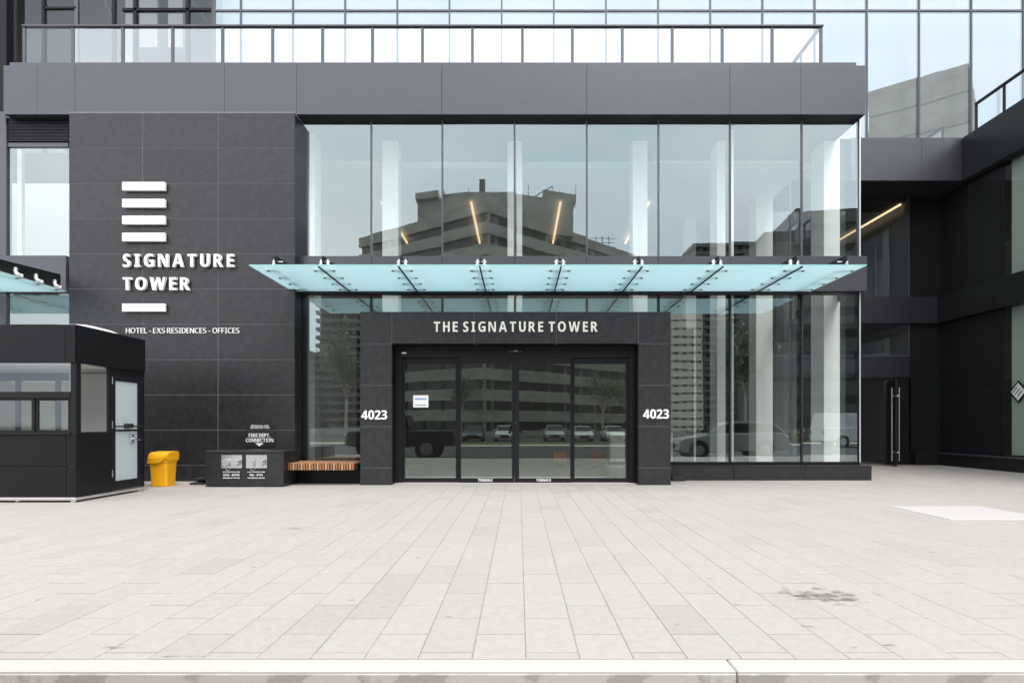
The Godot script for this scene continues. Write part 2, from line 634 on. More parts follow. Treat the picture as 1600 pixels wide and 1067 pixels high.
func podium() -> void:
	rng.seed = 101
	var b := thing("podium_building", "black stone and metal podium of the tower with the two-storey glass lobby front", "building", Vector3(0, 0, -DG))
	# sign wall
	var x0 := X(107, DW)
	var x1 := X(460, DW)
	var top := Y(174, DW)
	var st := ST()
	bd(st, x0 + 0.004, x1 - 0.004, 0, top - 0.01, DW + 0.004, DW + 0.9)
	var wall := part("granite_wall", st, M["grout"], b)
	var cols := [107.0, 222.0, 340.0, 460.0]
	var k := 0
	for row in 11:
		var ya := 0.0 if row == 0 else Y(727.0 - 55.1 * (row - 1), DW)
		var yb := Y(727.0 - 55.1 * row, DW)
		for c in 3:
			st = ST()
			bd(st, X(cols[c], DW) + 0.004, X(cols[c + 1], DW) - 0.004, ya + 0.004, yb - 0.004, DW, DW + 0.03, 0.003)
			part("stone_panel", st, stone(k * 7 + row + rng.randi() % 3), wall)
			k += 1
		st = ST()
		bd(st, x1 - 0.0035, x1, ya + 0.004, yb - 0.004, DW + 0.034, DG + 0.3)
		part("stone_panel", st, stone(row), wall)
	# glass front
	st = ST()
	bd(st, X(470, DG) - 0.02, X(1343, DG), Y(185, DG) + 0.02, 8.95, DG - 0.04, DG + 0.08)
	bd(st, X(470, DG) - 0.02, X(1343, DG), 0.352, 0.43, DG - 0.05, DG + 0.08)
	bd(st, X(470, DG) - 0.02, X(1343, DG), 4.52, 4.62, DG - 0.03, DG + 0.08)
	var gf := part("glass_front", st, M["black frame"], b)
	for i in FACADE.size():
		var x := X(FACADE[i], DG)
		st = ST()
		bd(st, x - 0.02, x + 0.02, 5.35, 8.9, DG - 0.03, DG + 0.10, 0.004)
		part("mullion", st, M["grey frame"], gf)
		if FACADE[i] < 600 or FACADE[i] > 1000:
			st = ST()
			var hw := 0.05 if i in [0] else 0.028
			bd(st, x - hw, x + hw, 0.42, 4.53, DG - 0.032, DG + 0.16, 0.004)
			part("mullion", st, M["black frame"], gf)
			st = ST()
			bd(st, x - 0.008, x + 0.008, 0.42, 4.53, DG - 0.04, DG - 0.0325)
			part("mullion_cap", st, M["grey frame"], gf)
	for i in FACADE.size() - 1:
		var a := X(FACADE[i], DG)
		var c := X(FACADE[i + 1], DG)
		pane(gf, a + 0.02, c - 0.02, 5.37, Y(185, DG) + 0.02, DG, M["lobby glass"])
		var lower := 0.42 if FACADE[i] < 500 or FACADE[i] > 1000 else 3.83
		pane(gf, a + 0.03, c - 0.03, lower, 4.53, DG, M["lobby glass"])
	# side return of the glass box
	var xe := X(1343, DG)
	for i in 3:
		var d0 := DG + 0.05 + i * 1.8
		pane_x(gf, xe - 0.01, d0, d0 + 1.75, 0.42, 8.9, M["clear glass"])
		st = ST()
		bd(st, xe - 0.06, xe, 0.35, 8.9, d0 + 1.75, d0 + 1.8)
		part("mullion", st, M["grey frame"], gf)
	st = ST()
	bd(st, xe - 0.012, xe + 0.012, 0.4, 8.9, DG - 0.045, DG - 0.02)
	part("corner_bead", st, M["bright steel"], gf)
	# fascia
	st = ST()
	var fx0 := X(4, DF)
	var fx1 := X(1353, DF)
	var f0 := Y(178.5, DF)
	var f1 := Y(102, DF)
	bd(st, fx0 + 0.01, fx1 - 0.01, f0 + 0.012, f1, DF + 0.03, DT - 0.3)
	var fas := part("fascia", st, M["soffit"], b)
	var fj := [4.0, 57.0, 116.0, 350.0, 463.0, 690.0, 917.0, 1141.0, 1252.0, 1353.0]
	for i in fj.size() - 1:
		st = ST()
		bd(st, X(fj[i], DF) + 0.003, X(fj[i + 1], DF) - 0.003, f0, f1, DF + rng.randf_range(0, 0.003), DF + 0.03, 0.003)
		part("metal_panel", st, M["anodised panel"], fas)
	st = ST()
	bd(st, fx1 - 0.03, fx1, f0, f1, DF + 0.032, DT - 0.3)
	part("metal_panel", st, M["anodised panel"], fas)
	st = ST()
	bd(st, X(12, DF), X(1340, DF), f1 + 0.002, Y(96, DF), DF + 0.03, DF + 0.6, 0.006)
	part("coping", st, M["grey frame"], fas)
	# spandrel band between the storeys
	var s0 := Y(454.5, 14.3)
	var s1 := Y(400, 14.3)
	st = ST()
	bd(st, X(470, DG), X(1356, 14.3) - 0.01, s0 + 0.01, s1 - 0.01, 14.33, DG + 0.35)
	var sp := part("spandrel_band", st, M["soffit"], b)
	var sj := [464.0, 580.0, 691.0, 804.0, 917.0, 1029.0, 1141.0, 1253.0, 1356.0]
	for i in sj.size() - 1:
		st = ST()
		bd(st, X(sj[i], 14.3) + 0.004, X(sj[i + 1], 14.3) - 0.004, s0, s1, 14.3, 14.33, 0.003)
		part("metal_panel", st, M["anodised panel"], sp)
	st = ST()
	bd(st, X(1356, 14.3) - 0.03, X(1356, 14.3), s0, s1, 14.332, DB - 0.2)
	part("metal_panel", st, M["anodised panel"], sp)
	# plinths
	st = ST()
	var px1 := X(1363, DF)
	bd(st, 3.0, px1 - 0.01, 0, 0.335, DF + 0.03, DG + 0.3)
	var pl := part("plinth", st, M["grout"], b)
	var pj := [X(1048, DP) - 0.02, X(1147, DF), X(1260, DF), px1]
	for i in 3:
		st = ST()
		bd(st, pj[i] + 0.003, pj[i + 1] - 0.003, 0.0, 0.325, DF, DF + 0.03, 0.004)
		part("stone_panel", st, stone(i), pl)
		st = ST()
		bd(st, pj[i] + 0.003, pj[i + 1] - 0.003, 0.327, 0.352, DF - 0.006, DG - 0.045, 0.004)
		part("coping_stone", st, stone(i + 1), pl)
	st = ST()
	bd(st, px1 - 0.03, px1, 0.0, 0.325, DF + 0.034, DB - 0.5, 0.004)
	part("stone_panel", st, stone(2), pl)
	st = ST()
	bd(st, X(460, DW) + 0.002, -3.0, 0, 0.35, DF, DG + 0.3)
	part("plinth", st, M["black panel"], b)
	# window bay to the left of the sign wall
	var bay := node("window_bay", b)
	var bl := X(-260, DG)
	var br := X(107, DG)
	st = ST()
	bd(st, X(11, DG), br, Y(230, DG), Y(224, DG), DG - 0.03, DG + 0.1)
	bd(st, bl, br, Y(186, DG), Y(183, DG), DG - 0.05, DG + 0.1)
	bd(st, X(0, DG), X(12, DG), 0.35, 8.9, DG - 0.06, DG + 0.12, 0.01)
	bd(st, bl, br, 0.35, 0.42, DG - 0.03, DG + 0.1)
	part("frame", st, M["grey frame"], bay)
	st = ST()
	bd(st, bl, br, 0.0, 0.349, DF + 0.05, DG + 0.1)
	part("metal_panel", st, M["anodised panel"], bay)
	st = ST()
	bd(st, bl, br, Y(458, DG), Y(401, DG), DG - 0.1, DG + 0.3)
	part("metal_panel", st, M["anodised panel"], bay)
	for i in 16:
		st = ST()
		var y := Y(223, DG) + 0.045 + i * 0.0355
		var a := Vector3(X(13, DG), y, -DG + 0.02)
		var c := Vector3(br, y, -DG + 0.02)
		quad(st, a, c, c + Vector3(0, 0.026, -0.04), a + Vector3(0, 0.026, -0.04), Vector3(0, 0.8, 0.6))
		quad(st, a + Vector3(0, -0.006, 0), c + Vector3(0, -0.006, 0), c, a, Vector3.BACK)
		part("louvre_slat", st, M["grey frame"], bay)
	st = ST()
	bd(st, bl, br, Y(224, DG) + 0.01, 8.9, DG + 0.06, DG + 0.1)
	part("louvre_back", st, M["soffit"], bay)
	pane(bay, X(13, DG), br, 5.4, Y(232, DG), DG, M["lobby glass"])
	pane(bay, X(13, DG), br, 0.42, Y(459, DG), DG, M["lobby glass"])
	pane(bay, bl, X(-1, DG), 5.4, 8.8, DG, M["lobby glass"])
	pane(bay, bl, X(-1, DG), 0.42, Y(459, DG), DG, M["lobby glass"])
	var room := node("bay_room", b)
	st = ST()
	bd(st, bl - 0.2, X(107, DG) + 0.6, 0, 9, 19.0, 19.2)
	bd(st, bl - 0.2, bl, 0, 9, DG + 0.12, 19)
	part("wall", st, M["interior pale"], room)
	st = ST()
	bd(st, bl, X(107, DG) + 0.6, 5.05, 5.3, DG + 0.31, 19)
	bd(st, bl, X(107, DG) + 0.6, 0.0, 0.3, DG + 0.12, 19)
	part("floor", st, M["interior pale"], room)
	st = ST()
	bd(st, X(26, DG + 0.7), X(33, DG + 0.7), 5.3, 8.8, DG + 0.7, DG + 0.8)
	part("column", st, M["column white"], room)

func tower() -> void:
	rng.seed = 202
	var b := thing("glass_tower", "pale sky-reflecting curtain wall of the tower above the terrace", "building", Vector3(5, 10, -DT))
	var rows := [10.02, Y(17, DT), 18.2]
	var w := 81.6
	var xs := []
	for k in range(-13, 7):
		xs.append(1355.0 + k * w)
	xs[0] = 335.0
	var st := ST()
	bd(st, X(335, DT), X(xs[-1], DT), 10.0, 18.3, DT + 0.5, DT + 0.7)
	part("inner_wall", st, M["interior pale"], b)
	var cw := node("curtain_wall", b)
	for i in xs.size() - 1:
		for r in 2:
			pane(cw, X(xs[i], DT), X(xs[i + 1], DT), rows[r], rows[r + 1], DT, M["tower glass"], "glass_pane", 0.0015)
	for i in xs.size():
		st = ST()
		bd(st, X(xs[i], DT) - 0.025, X(xs[i], DT) + 0.025, 10.0, 18.2, DT - 0.03, DT + 0.1)
		part("mullion", st, M["grey frame"], cw)
	st = ST()
	bd(st, X(335, DT), X(xs[-1], DT), rows[1] - 0.03, rows[1] + 0.03, DT - 0.028, DT + 0.1)
	part("transom", st, M["grey frame"], cw)
	st = ST()
	bd(st, X(-500, DT), X(xs[-1], DT) - 0.01, 18.31, 70, DT + 0.02, DT + 30)
	part("upper_storeys", st, M["anodised panel"], b)
	# dark glazed return at the left end of the terrace
	st = ST()
	bd(st, X(-300, DT), X(335, DT) - 0.03, 10, 18.3, DT + 3.2, DT + 3.4)
	bd(st, X(334, DT) - 0.08, X(334, DT), 10, 18.3, DT - 0.02, DT + 3.2)
	part("inner_wall", st, M["concrete dark"], b)
	var dk := node("dark_glazing", b)
	var dx := [-120.0, 18.0, 66.0, 118.0, 176.0, 210.0, 292.0, 333.0]
	for i in dx.size():
		var x := X(dx[i], DT)
		st = ST()
		bd(st, x - 0.05, x + 0.05, 10.0, 18.2, DT + 0.0, DT + 0.15)
		part("mullion", st, M["grey frame"] if i in [1, 3] else M["black frame"], dk)
		if i < dx.size() - 1:
			pane(dk, x, X(dx[i + 1], DT), 10.0, 18.2, DT + 0.05, M["dark glass"])
	st = ST()
	bd(st, X(190, DT), X(333, DT), Y(16, DT), Y(12, DT), DT, DT + 0.15)
	part("transom", st, M["black frame"], dk)
	st = ST()
	bd(st, X(66, DT), X(118, DT), Y(13, DT), Y(10, DT), DT, DT + 0.15)
	part("transom", st, M["black frame"], dk)
	for s in [[150.0, -30.0, 178.0, 40.0], [290.0, -10.0, 330.0, 45.0]]:
		st = ST()
		tube(st, Vector3(X(s[0], DT + 1), Y(s[1], DT + 1), -DT - 1), Vector3(X(s[2], DT + 1), Y(s[3], DT + 1), -DT - 1), 0.05, 0.05)
		part("brace", st, M["black frame"], dk)
	st = ST()
	bd(st, X(195, DT + 2), X(206, DT + 2), 14, 18.2, DT + 2, DT + 2.3)
	bd(st, X(215, DT + 2), X(245, DT + 2), 14.6, 18.2, DT + 2, DT + 2.1)
	bd(st, X(262, DT + 2), X(285, DT + 2), 14.6, 18.2, DT + 2, DT + 2.1)
	part("inner_panel", st, M["interior pale"], dk)
	# black pier at the far left edge
	st = ST()
	bd(st, X(-300, 18.7), X(9, 18.7), 10.03, 18.3, 18.7, 18.95)
	part("pier", st, M["black panel"], b)
	# terrace railing
	var dr := 14.9
	var r := thing("terrace_railing", "long glass terrace railing with grey posts on the fascia over the lobby", "railing", Vector3(0, 10, -dr))
	var posts := [36.0]
	for k in 15:
		posts.append(112.0 + 78.25 * k)
	posts.append(1284.0)
	var y0 := Y(96, dr)
	var y1 := Y(39, dr)
	for i in posts.size():
		var x := X(posts[i], dr)
		st = ST()
		bd(st, x - 0.035, x + 0.035, y0 - 0.05, y1 - 0.03, dr, dr + 0.05, 0.004)
		part("post", st, M["grey frame"], r)
		if i < posts.size() - 1:
			pane(r, x + 0.035, X(posts[i + 1], dr) - 0.035, y0 - 0.05, y1 - 0.06, dr + 0.025, M["clear glass"] if i == 0 else M["rail glass"], "glass_pane", 0.003)
	st = ST()
	bd(st, X(34, dr), X(1287, dr), y1 - 0.045, y1, dr - 0.03, dr + 0.08, 0.006)
	bd(st, X(1287, dr) - 0.1, X(1287, dr), y1 - 0.045, y1, dr + 0.081, DT - 0.1, 0.006)
	part("top_rail", st, M["grey frame"], r)
	st = ST()
	bd(st, X(34, dr), X(1287, dr), y0 - 0.12, y0 - 0.03, dr - 0.01, dr + 0.06)
	part("bottom_rail", st, M["grey frame"], r)
	for i in 3:
		st = ST()
		var dd := dr + 1.0 + i * 1.3
		bd(st, X(1284, dr) - 0.05, X(1284, dr), y0 - 0.05, y1 - 0.03, dd, dd + 0.05)
		part("post", st, M["grey frame"], r)

func recess_and_wing() -> void:
	rng.seed = 303
	var b := thing("side_wing", "black panelled wing wrapping the recessed corner on the right with its own side entrance", "building", Vector3(XW, 0, -17))
	var xg := X(1343, DG)
	# ---- back wall of the recess
	var bw := node("back_wall", b)
	var ft := Y(215, 18.65)
	var fb := Y(282, 18.65)
	var xf := 13.86
	var st := ST()
	bd(st, xg - 1.5, xf, fb + 0.012, ft - 0.02, 18.68, DT + 3)
	part("soffit", st, M["soffit"], bw)
	var j := [X(1330, 18.65), X(1441, 18.65), xf]
	for i in 2:
		st = ST()
		bd(st, j[i] + 0.004, j[i + 1] - 0.004, fb, ft, 18.65, 18.68, 0.003)
		part("metal_panel", st, M["anodised panel"], bw)
	# mid band, lower band
	var m0 := Y(506, DB)
	var m1 := Y(465, DB)
	var xj := X(1420, DB)
	for p in [[xg - 1.0, xj - 0.004, m0, m1, DB - 0.15], [xj + 0.004, XW, m0, m1, DB - 0.15], [xg - 1.0, X(1421, DB), Y(590, DB), Y(557, DB), DB - 0.05]]:
		st = ST()
		bd(st, p[0], p[1], p[2], p[3], p[4], DB + 0.1, 0.003)
		part("metal_panel", st, M["anodised panel dark"], bw)
	for p in [[xj + 0.03, XW, m1, fb, 0], [xj + 0.03, XW, 0.42, m0, 0]]:
		st = ST()
		bd(st, p[0], p[1], p[2] + 0.003, p[3] - 0.003, DB, DB + 0.1)
		part("metal_panel", st, M["wing panel"], bw)
	# frames
	st = ST()
	bd(st, xj - 0.03, xj + 0.027, m1 + 0.002, fb, DB - 0.03, DB + 0.1)
	bd(st, xj - 0.025, xj + 0.025, Y(557, DB), m0 - 0.002, DB - 0.03, DB + 0.1)
	bd(st, xg - 1, xj - 0.03, Y(557, DB) + 0.002, Y(555, DB) + 0.01, DB - 0.04, DB + 0.1)
	bd(st, X(1368, DB) - 0.02, X(1368, DB) + 0.02, m1 + 0.002, fb - 1.6, DB - 0.02, DB + 0.1)
	part("frame", st, M["grey frame"], bw)
	pane(bw, xg - 1, xj - 0.03, m1, fb, DB + 0.03, M["clear glass"])
	pane(bw, xg - 1, xj - 0.03, Y(555, DB) + 0.01, m0, DB + 0.03, M["clear glass"])
	st = ST()
	bd(st, xg - 1, XW, 0, 9.2, DB + 5, DB + 5.2)
	bd(st, xj + 0.05, xj + 0.2, 0, 9.2, DB + 0.12, DB + 5)
	bd(st, xg - 1.2, xg - 1.0, 0, 9.2, DB + 0.12, DB + 5)
	part("inner_wall", st, M["ceiling dark"], bw)
	st = ST()
	bd(st, xg - 1, xj + 0.05, fb - 0.1, fb + 0.1, DB + 0.12, DB + 5)
	bd(st, xg - 1, xj + 0.05, m0, m0 + 0.4, DB + 0.12, DB + 5)
	bd(st, X(1450, DB) - 0.5, X(1450, DB) - 0.25, fb - 0.5, fb - 0.1, DB + 0.12, DB + 5)
	part("inner_ceiling", st, M["soffit"], bw)
	st = ST()
	var lx := X(1408, DB + 0.3)
	bd(st, lx - 0.028, lx + 0.028, fb - 0.16, fb - 0.11, DB + 0.3, DB + 4.2)
	part("ceiling_light", st, M["linear lamp"], bw)
	lamp(Vector3(lx, fb - 0.2, -DB - 2.2), 3.8)
	# base of the right part of the back wall
	st = ST()
	bd(st, X(1424, DB), XW + 0.04, 0, 0.426, DB - 0.25, DB + 0.1, 0.005)
	part("plinth", st, M["wing panel"], bw)
	# side entrance: frame, dark opening, half-open leaf with two long pulls
	var dtop := Y(592, DB)
	st = ST()
	bd(st, X(1388, DB), X(1424, DB) - 0.01, 0, dtop, DB, DB + 0.1)
	bd(st, xg - 1.0, X(1388, DB), dtop - 0.06, dtop, DB, DB + 0.1)
	part("door_frame", st, M["wing panel"], bw)
	st = ST()
	bd(st, X(1382, DB), X(1387, DB), 0, dtop - 0.06, DB - 0.02, DB + 0.12)
	part("jamb", st, M["grey frame"], bw)
	var leaf := node("door_leaf", b)
	var hinge := Vector3(X(1387, DB), 0, -DB)
	var tip := Vector3(X(1403, 18.9), 0, -18.95)
	var along := (tip - hinge).normalized()
	var nrm := along.cross(Vector3.UP).normalized()
	st = ST()
	for s in [0]:
		var a := hinge
		var c := tip
		var h := Vector3(0, dtop - 0.1, 0)
		var lift := Vector3(0, 0.02, 0)
		var t := nrm * 0.025
		quad(st, a - t + lift, c - t + lift, c - t + h, a - t + h, -nrm)
		quad(st, a + t + lift, c + t + lift, c + t + h, a + t + h, nrm)
		quad(st, c - t + lift, c + t + lift, c + t + h, c - t + h, along)
		quad(st, a - t + h, c - t + h, c + t + h, a + t + h, Vector3.UP)
	part("leaf_panel", st, M["wing panel"], leaf)
	for s in [-1.0, 1.0]:
		st = ST()
		var o: Vector3 = tip - along * 0.1 + nrm * s * 0.1
		tube(st, o + Vector3(0, 0.18, 0), o + Vector3(0, 2.52, 0), 0.022, 0.022, 10)
		for y in [0.45, 2.25]:
			tube(st, o + Vector3(0, y, 0), o - nrm * s * 0.08 + Vector3(0, y, 0), 0.014, 0.014, 8)
		part("pull_handle", st, M["steel"], leaf)
	# ---- wing wall facing the recess
	var ww := node("wing_wall", b)
	st = ST()
	bd(st, XW + 0.05, XW + 5, 0, fb + 0.1, 17.5, 20.4)
	bd(st, XW + 0.05, XW + 5, 0, 0.46, 9.0, 17.49)
	bd(st, XW + 0.05, XW + 3, m0 + 0.02, m1 - 0.02, 9.0, 17.49)
	bd(st, XW + 0.05, XW + 5, 0, fb + 0.1, 8.5, 9.0)
	bd(st, XW + 3.0, XW + 5, 0.46, fb + 0.1, 9.0, 17.49)
	part("core", st, M["soffit"], ww)
	st = ST()
	bd(st, xf + 0.03, XW + 5, fb + 0.012, ft - 0.01, 8.0, DT + 3)
	part("soffit", st, M["soffit"], ww)
	var dj := [8.0, 10.6, 13.2, X2D(1558, xf), 18.64]
	dj = [8.0, 10.9, 13.9, xf * F / (1558.0 - 811.0), 18.64]
	for i in 4:
		st = ST()
		bx(st, Vector3(xf, fb, -dj[i] - 0.004), Vector3(xf + 0.03, ft, -dj[i + 1] + 0.004), 0.003)
		part("fascia_panel", st, M["wing panel"], ww)
		st = ST()
		bx(st, Vector3(xf + 0.05, m0, -dj[i] - 0.004), Vector3(XW + 0.1, m1, -(19.84 if i == 3 else dj[i + 1]) + 0.004), 0.003)
		part("band_panel", st, M["wing panel"], ww)
		st = ST()
		bx(st, Vector3(xf + 0.02, 0, -dj[i] - 0.004), Vector3(XW + 0.1, 0.37, -dj[i + 1] - (1.3 if i == 3 else 0.0) + 0.004), 0.004)
		part("plinth_panel", st, M["wing panel"], ww)
		st = ST()
		bx(st, Vector3(xf - 0.01, 0.372, -dj[i] - 0.002), Vector3(XW + 0.1, 0.41, -dj[i + 1] - (1.3 if i == 3 else 0.0)), 0.004)
		part("coping", st, M["grey frame"], ww)
	var d0 := XW * F / (1566.0 - 811.0)
	var dm := XW * F / (1516.0 - 811.0)
	var ym := Y(603, 18.7)
	for p in [[d0, dm, 0.41, ym], [d0, dm, ym, m0], [dm, DB, 0.41, ym], [dm, DB, ym, m0], [d0, dm, m1, fb], [dm, DB, m1, fb]]:
		st = ST()
		bx(st, Vector3(XW, p[2] + 0.004, -p[0] - 0.004), Vector3(XW + 0.04, p[3] - 0.004, -p[1] + 0.004), 0.003)
		part("wall_panel", st, M["wing panel"], ww)
	# wing windows, two storeys, with a pale column behind
	for p in [[0.47, m0], [m1, fb]]:
		var win := node("window", ww) if false else ww
		pane_x(win, XW + 0.02, d0 - 0.05, 13.4, p[0], p[1], M["clear glass"])
		st = ST()
		bx(st, Vector3(XW - 0.01, p[0], -d0 + 0.06), Vector3(XW + 0.06, p[1], -d0))
		part("window_frame", st, M["black frame"], win)
	st = ST()
	bx(st, Vector3(XW + 0.14, 0.46, -17.25), Vector3(XW + 0.5, m0 + 0.02, -16.75))
	bx(st, Vector3(XW + 0.14, m1 - 0.02, -17.25), Vector3(XW + 0.5, fb, -16.75))
	part("column", st, M["wing column"], ww)
	st = ST()
	bx(st, Vector3(XW + 2.8, 0.5, -17.43), Vector3(XW + 2.9, 9, -9.5))
	part("inner_wall", st, M["booth wall"], ww)
	# railing on top
	var r := thing("wing_railing", "short glass railing running towards the street on top of the right-hand wing", "railing", Vector3(xf, ft, -14))
	st = ST()
	bx(st, Vector3(xf + 0.10, ft + 0.82, -9), Vector3(xf + 0.18, ft + 0.89, -18.3), 0.005)
	part("top_rail", st, M["black frame"], r)
	for k in 8:
		st = ST()
		var d := 18.3 - k * 1.05
		bx(st, Vector3(xf + 0.11, ft - 0.02, -d), Vector3(xf + 0.16, ft + 0.82, -d + 0.06))
		part("post", st, M["black frame"], r)
		pane_x(r, xf + 0.135, d - 0.06, d - 1.05, ft + 0.03, ft + 0.8, M["rail glass"])
	# diamond notice on the wing window
	var nt := thing("diamond_notice", "small diamond-shaped notice with dark rim hung inside the right-hand wing window", "notice", Vector3(XW + 0.3, 2.3, -16.3))
	st = ST()
	var c := Vector3(XW + 0.3, 0, 0)
	var dn := (XW + 0.09) * F / (1592.0 - 811.0)
	var yn := Y(612, dn)
	var face := func(p: Vector2) -> Vector3: return Vector3(XW + 0.09, yn + p.y, -dn + p.x)
	prism(st, PackedVector2Array([Vector2(-0.34, 0), Vector2(0, 0.32), Vector2(0.34, 0), Vector2(0, -0.32)]), face, Vector3(0.02, 0, 0))
	part("rim", st, M["plate black"], nt)
	st = ST()
	var face2 := func(p: Vector2) -> Vector3: return Vector3(XW + 0.084, yn + p.y, -dn + p.x)
	prism(st, PackedVector2Array([Vector2(-0.24, 0), Vector2(0, 0.255), Vector2(0.24, 0), Vector2(0, -0.255)]), face2, Vector3(0.004, 0, 0))
	part("board", st, M["print white"], nt)
	st = ST()
	for k in 3:
		var o := -0.08 + 0.08 * k
		prism(st, PackedVector2Array([Vector2(-0.10 + o, -0.06 + o * 0.2), Vector2(0.04 + o, 0.09 + o * 0.2), Vector2(0.06 + o, 0.07 + o * 0.2), Vector2(-0.08 + o, -0.08 + o * 0.2)]), func(p: Vector2) -> Vector3: return Vector3(XW + 0.081, yn + p.y - o * 0.9, -dn + p.x), Vector3(0.002, 0, 0))
	part("print", st, M["plate black"], nt)

func X2D(px: float, x: float) -> float: return x * F / (px - 811.0)

func lamp(at: Vector3, length: float, energy := 0.04) -> void:
	var a := AreaLight3D.new()
	a.name = numbered("lamp_light", self)
	a.area_size = Vector2(0.08, length)
	a.area_normalize_energy = true
	a.light_color = Color(1.0, 0.84, 0.6)
	a.light_energy = energy
	a.shadow_enabled = true
	a.set("area_range", 14.0)
	add_child(a, true)
	a.position = at
	a.rotation_degrees = Vector3(-90, 0, 0)

func lobby() -> void:
	rng.seed = 404
	var b: Node = get_node("podium_building")
	var l := node("lobby", b)
	var x0 := X(470, DG) - 0.3
	var x1 := X(1343, DG) - 0.1
	var back := 24.5
	var st := ST()
	bd(st, x0, x1, 0.0, 0.06, DG + 0.1, back)
	part("floor", st, M["lobby floor"], l)
	st = ST()
	bd(st, x0, X(1343, DB), 0.06, 8.9, back, back + 0.2)
	part("back_wall", st, M["back wall"], l)
	st = ST()
	bd(st, x0 - 0.2, x0, 0.06, 8.9, DG + 0.12, back)
	bd(st, x1 - 0.05, x1 + 0.05, 0.06, 8.9, DB, back)
	part("side_wall", st, M["interior pale"], l)
	st = ST()
	bd(st, x0, x1, 8.83, 8.95, DG + 0.1, 16.8)
	part("ceiling", st, M["ceiling"], l)
	st = ST()
	bd(st, x0, x1, 8.60, 8.80, 16.8, back)
	part("ceiling", st, M["back wall"], l)
	for p in [[470.0, 580.0, 251.0], [628.0, 795.0, 257.0], [820.0, 985.0, 257.0], [1022.0, 1116.0, 250.0], [1146.0, 1255.0, 250.0]]:
		st = ST()
		var d := 16.75
		bd(st, X(p[0], d), X(p[1], d), Y(p[2] + 3, d), Y(p[2] - 4, d), d, d + 0.1)
		part("ceiling_trim", st, M["column white"], l)
	# white columns just behind the glass and a row further in
	for p in [[472.0, 491.0, 15.2, 0.5], [597.0, 622.0, 15.6, 0.4], [793.0, 803.0, 15.6, 0.5], [807.0, 816.0, 15.6, 0.5], [989.0, 1012.0, 15.6, 0.5], [1121.0, 1134.0, 15.6, 0.6], [1143.0, 1147.0, 15.0, 0.2], [1288.0, 1313.0, 15.6, 0.7], [1182.0, 1208.0, 19.0, 0.6], [1072.0, 1088.0, 21.0, 0.4], [412.0 + 110, 545.0, 21.0, 0.3]]:
		st = ST()
		bd(st, X(p[0], p[2]), X(p[1], p[2]), 3.95 if p[0] > 700 and p[0] < 900 else 0.06, 8.83 if p[2] < 16.8 else 8.6, p[2], p[2] + p[3], 0.004)
		part("column", st, M["column white"], l)
	# vestibule behind the doors
	st = ST()
	bd(st, -3.3, 3.15, 3.82, 3.94, DG + 0.31, 17.2)
	bd(st, -3.3, -3.2, 0.06, 3.82, DG + 0.31, 17.2)
	bd(st, 3.05, 3.15, 0.06, 3.82, DG + 0.31, 17.2)
	part("vestibule", st, M["interior wall"], l)
	# slanting linear lamps under the ceiling
	for x in [-4.42, -1.55, 1.34, 4.2]:
		st = ST()
		bd(st, x - 0.034, x + 0.034, 8.48, 8.53, 19.3, 23.6)
		part("ceiling_light", st, M["linear lamp"], l)
		lamp(Vector3(x, 8.44, -21.4), 4.2)
	# reception desk, partition, small spot lamps inside the doors
	st = ST()
	bd(st, -6.0, 6.0, 0.06, 4.6, 20.5, 20.7)
	part("partition", st, M["interior wall"], l)
	st = ST()
	bd(st, 2.9, 4.9, 0.06, 1.1, 19.0, 19.6, 0.02)
	part("reception_desk", st, M["interior pale"], l)
	st = ST()
	bd(st, x0 + 1.0, X(560, DG), 0.06, 0.10, DG + 0.3, DG + 1.5)
	part("entry_mat", st, M["rubber"], l)

